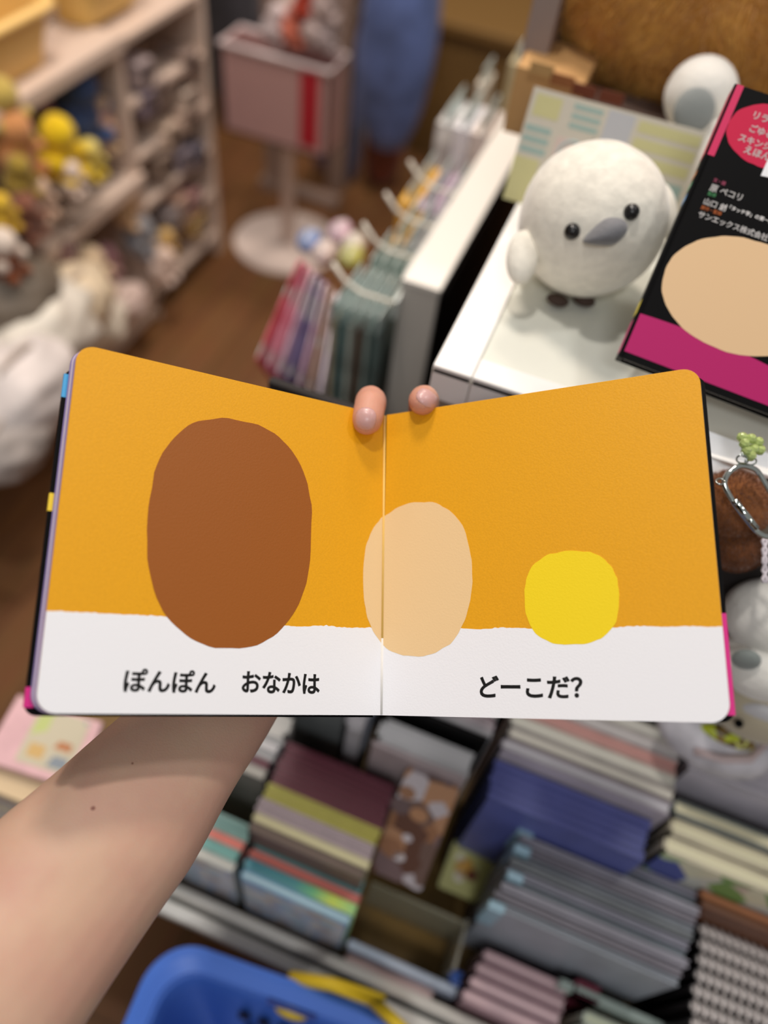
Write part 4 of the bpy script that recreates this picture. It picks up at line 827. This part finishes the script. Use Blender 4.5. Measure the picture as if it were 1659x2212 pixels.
# big white wrapped toys heaped at the foot of the unit
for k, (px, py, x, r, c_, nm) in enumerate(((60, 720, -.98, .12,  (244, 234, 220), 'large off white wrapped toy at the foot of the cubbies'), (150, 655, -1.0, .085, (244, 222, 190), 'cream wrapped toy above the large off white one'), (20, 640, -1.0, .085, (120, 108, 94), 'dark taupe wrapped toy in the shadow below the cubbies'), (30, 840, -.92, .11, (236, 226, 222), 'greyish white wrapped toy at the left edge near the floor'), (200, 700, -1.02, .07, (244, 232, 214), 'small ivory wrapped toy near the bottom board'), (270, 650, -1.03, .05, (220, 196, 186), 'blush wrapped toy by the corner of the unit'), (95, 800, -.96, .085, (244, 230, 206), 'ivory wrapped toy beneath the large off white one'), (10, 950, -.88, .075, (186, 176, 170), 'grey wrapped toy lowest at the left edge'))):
    p = XP(px, py, x); r *= .95; o = thing('wrapped_toy', nm, 'plush toy', p - Vector((0, 0, r * .8)), G3); sd = 10 + k * 7.3
    seg('wrapping', MB().ball(p, (r * 1.0, r * 1.35, r * .85), nu=48, nv=30, fn=lambda d: 1 + .16 * noise.noise(d * 2.2 + Vector((sd, 0, 0))) + .05 * noise.noise(d * 7 + Vector((0, sd, 0)))), mat(c_, .6, noise_amt=.12, scale=14), o, smooth=True)
    seg('tie', MB().tube([p + Vector((r * .3, r * 1.15 * math.cos(a) * .35, r * .80 + r * .12 * math.sin(a))) for a in [2 * PI * q / 14 for q in range(14)]], r * .04, 8, closed=True), mat((206, 190, 176), .5), o, smooth=True)
p = XP(240, 690, -.99); q = MB().ball(p, (.015, .04, .03), nu=16, nv=10).build('green_tag', mat((96, 130, 66), .5), None, base=p, smooth=True); tag(q, 'small green tag hanging at the foot of the cubby unit', 'tag')
# packets in the narrow slots at the far end
for k, (px, py, c_, nm) in enumerate(((300, 150, (176, 160, 160), 'grey'), (330, 190, (190, 170, 160), 'beige'), (400, 210, (214, 194, 178), 'cream'), (310, 215, (150, 136, 150), 'mauve'), (360, 285, (214, 190, 170), 'sand'), (395, 250, (200, 176, 160), 'tan'), (390, 340, (150, 140, 150), 'slate'), (345, 350, (160, 140, 126), 'umber'), (410, 430, (190, 140, 140), 'rose'), (385, 440, (206, 170, 150), 'peach'), (420, 480, (222, 186, 120), 'amber'), (365, 470, (150, 140, 140), 'dove grey'), (400, 130, (150, 130, 120), 'cocoa'), (420, 330, (120, 116, 130), 'dusk blue'))):
    p = XP(px, py, -1.075); o = thing('boxed_toy', nm + ' boxed toy in the narrow slots at the end of the unit', 'box', p - Vector((0, 0, .03)), 'boxed toys in the slots')
    seg('box_body', MB().box((p.x - .07, p.y - .028, p.z - .03), (p.x + .02, p.y + .028, p.z + .022)), mat(c_, .5, noise_amt=.15), o, bevel=.003)
    seg('box_window', MB().box((p.x + .019, p.y - .018, p.z - .02), (p.x + .021, p.y + .018, p.z + .012)), mat(tuple(int(v * .45) for v in c_), .2), o)
# things in the long yellow bin
for k, (px, py, c_, nm) in enumerate(((20, 20, (170, 160, 186), 'lilac'), (60, 30, (226, 206, 190), 'cream'), (100, 10, (232, 214, 200), 'ivory'), (130, 2, (226, 120, 110), 'coral'), (30, 60, (140, 130, 150), 'slate violet'), (170, 5, (236, 206, 150), 'pale orange'))):
    p = XP(px, py, -1.22); toy(p, .045, c_, c_, nm + ' soft toy in the long yellow bin', 'soft toys in the bin')
# ------------------------------------------------------------------ far middle: round based stand, hanging goods
bs = Z(621, 528, 0)
t = thing('display_stand', 'white pole stand on a round base in the aisle', 'stand', (bs.x, bs.y, 0))
SWM = mat((226, 208, 198), .4)
m = MB(); circ = [(.165 * math.cos(2 * PI * i / 48), .165 * math.sin(2 * PI * i / 48)) for i in range(48)]
m.prism(circ, (Vector((bs.x, bs.y, 0)), Vector((1, 0, 0)), Vector((0, 1, 0)), Vector((0, 0, 1))), 0, .014); seg('base', m, SWM, t, bevel=.004)
seg('pole', MB().tube([(bs.x, bs.y, .01), (bs.x, bs.y, 1.05)], .019, 20), SWM, t, smooth=True)
hp = YP(640, 240, bs.y)
bz0 = YP(620, 262, bs.y).z; bz1 = YP(620, 78, bs.y).z
t2 = thing('acrylic_bin', 'pinkish clear bin with a red stripe hanging on the pole stand', 'bin', (bs.x, bs.y - .02, bz0))
bx0 = YP(532, 180, bs.y).x; bx1 = YP(752, 200, bs.y).x
m = MB(); m.box((bx0, bs.y - .13, bz0), (bx1, bs.y - .124, bz1)); m.box((bx0, bs.y - .13, bz0), (bx0 + .006, bs.y - .022, bz1)); m.box((bx1 - .006, bs.y - .13, bz0), (bx1, bs.y - .022, bz1)); m.box((bx0, bs.y - .028, bz0), (bx1, bs.y - .022, bz1)); m.box((bx0, bs.y - .13, bz0), (bx1, bs.y - .022, bz0 + .006)); seg('bin_wall', m, mat((190, 150, 146), .3), t2)
rx = YP(672, 170, bs.y - .13); seg('red_stripe', MB().box((rx.x - .028, bs.y - .132, bz0 + .02), (rx.x + .022, bs.y - .13, bz1 - .01)), mat((176, 30, 46), .4), t2, bevel=.0005)
seg('rim', MB().tube([(bx0, bs.y - .13, bz1), (bx1, bs.y - .13, bz1), (bx1, bs.y - .02, bz1), (bx0, bs.y - .02, bz1)], .007, 8, closed=True), mat((222, 206, 206), .3), t2, smooth=True)
for k, (px, py, c_, nm) in enumerate(((590, 62, (206, 190, 190), 'whitish'), (630, 66, (214, 120, 96), 'coral'), (675, 62, (210, 190, 186), 'pale pink'), (655, 20, (170, 60, 40), 'red'), (700, 80, (176, 160, 160), 'grey pink'), (700, 12, (190, 170, 166), 'dusty white'))):
    p = YP(px, py, bs.y - .075); p.z = max(p.z, bz1 - .02); toy(p, .032, c_, c_, nm + ' soft toy peeking from the clear bin', 'soft toys in the clear bin')
lg = thing('rack_frame', 'pale upright rack frame standing behind the pole stand', 'rack', Z(660, 440, 0))
for px in (565, 700):
    p = Z(px, 440, 0); p.y += .1; seg('upright', MB().box((p.x - .03, p.y - .01, 0), (p.x + .03, p.y + .01, 1.1)), mat((150, 128, 116), .5), lg)
p1 = Z(565, 440, 0); p2 = Z(700, 440, 0); seg('foot_bar', MB().box((p1.x - .05, p1.y + .08, 0), (p2.x + .05, p1.y + .13, .03)), mat((150, 128, 116), .5), lg)
def drape(px0, py0, px1, py1, y, c_, name, label, cat, hang=True, dep=.12):
    a = YP(px0, py0, y); b = YP(px1, py1, y); cx = (a.x + b.x) / 2; w = abs(b.x - a.x) / 2; z1 = max(a.z, b.z); z0 = max(.0, min(a.z, b.z)); n = 28
    o = thing(name, label, cat, (cx, y, z0)); rings = []
    for i in range(12):
        f = i / 11; z = z0 + (z1 - z0) * f; s_ = math.sin(PI * min(1, (f * .92 + .06))) ** .45
        rings.append([Vector((cx + math.cos(2 * PI * j / n) * w * s_ * (1 + .08 * math.sin(j * 1.9 + f * 3)), y + math.sin(2 * PI * j / n) * dep * s_ * (1 + .15 * math.sin(j * 2.7)), z)) for j in range(n)])
    seg('body', MB().loft(rings), mat(c_, .8, noise_amt=.25, scale=8, fuzz=.2), o, smooth=True)
    p = rings[-1][0]; seg('loop', MB().tube([Vector((cx - .02, y, z1)), Vector((cx - .01, y, z1 + .04)), Vector((cx + .01, y, z1 + .04)), Vector((cx + .02, y, z1))], .004, 8), mat((190, 190, 200), .4), o, smooth=True)
    return o
drape(768, 290, 985, -230, 2.28, (96, 116, 172), 'blue_cushion', 'tall blue plush cushion standing in the aisle centre', 'plush cushion', dep=.1)
drape(745, 420, 800, 60, 2.40, (104, 112, 150), 'blue_bag', 'slim grey blue bag hanging left of the blue cushion', 'bag', dep=.06)
drape(785, 425, 880, 250, 2.45, (126, 60, 32), 'brown_plush', 'reddish brown plush on the floor below the blue cushion', 'plush toy', dep=.09)
drape(670, 350, 740, 200, 2.35, (112, 96, 130), 'violet_bag', 'violet bag hanging behind the pole stand', 'bag', dep=.05)
drape(445, 205, 545, -260, 2.55, (62, 60, 66), 'dark_coat', 'dark charcoal garment hanging behind the cubby unit', 'garment', dep=.08)
drape(500, 240, 560, -260, 2.8, (74, 62, 80), 'violet_coat', 'dark violet garment beside the charcoal garment', 'garment', dep=.1)
cb = thing('cabinet', 'dark brown cabinet standing in the far background', 'cabinet', (-1.7, 3.2, 0))
seg('body', MB().box((-2.4, 3.1, 0), (-1.25, 3.4, .9)), mat((92, 72, 58), .6), cb)
for k in range(3): seg('door', MB().box((-2.38 + k * .38, 3.085, .05), (-2.02 + k * .38, 3.1, .86)), mat((104, 82, 66), .6), cb, bevel=.002)
cb = thing('counter', 'brown wooden counter far behind the white panel', 'counter', (-.2, 2.9, 0))
seg('body', MB().box((-.85, 2.7, 0), (.6, 3.4, .42)), mat((122, 92, 48), .6, noise_amt=.1), cb)
seg('worktop', MB().box((-.88, 2.67, .42), (.63, 3.4, .45)), mat((130, 98, 52), .5), cb, bevel=.003)
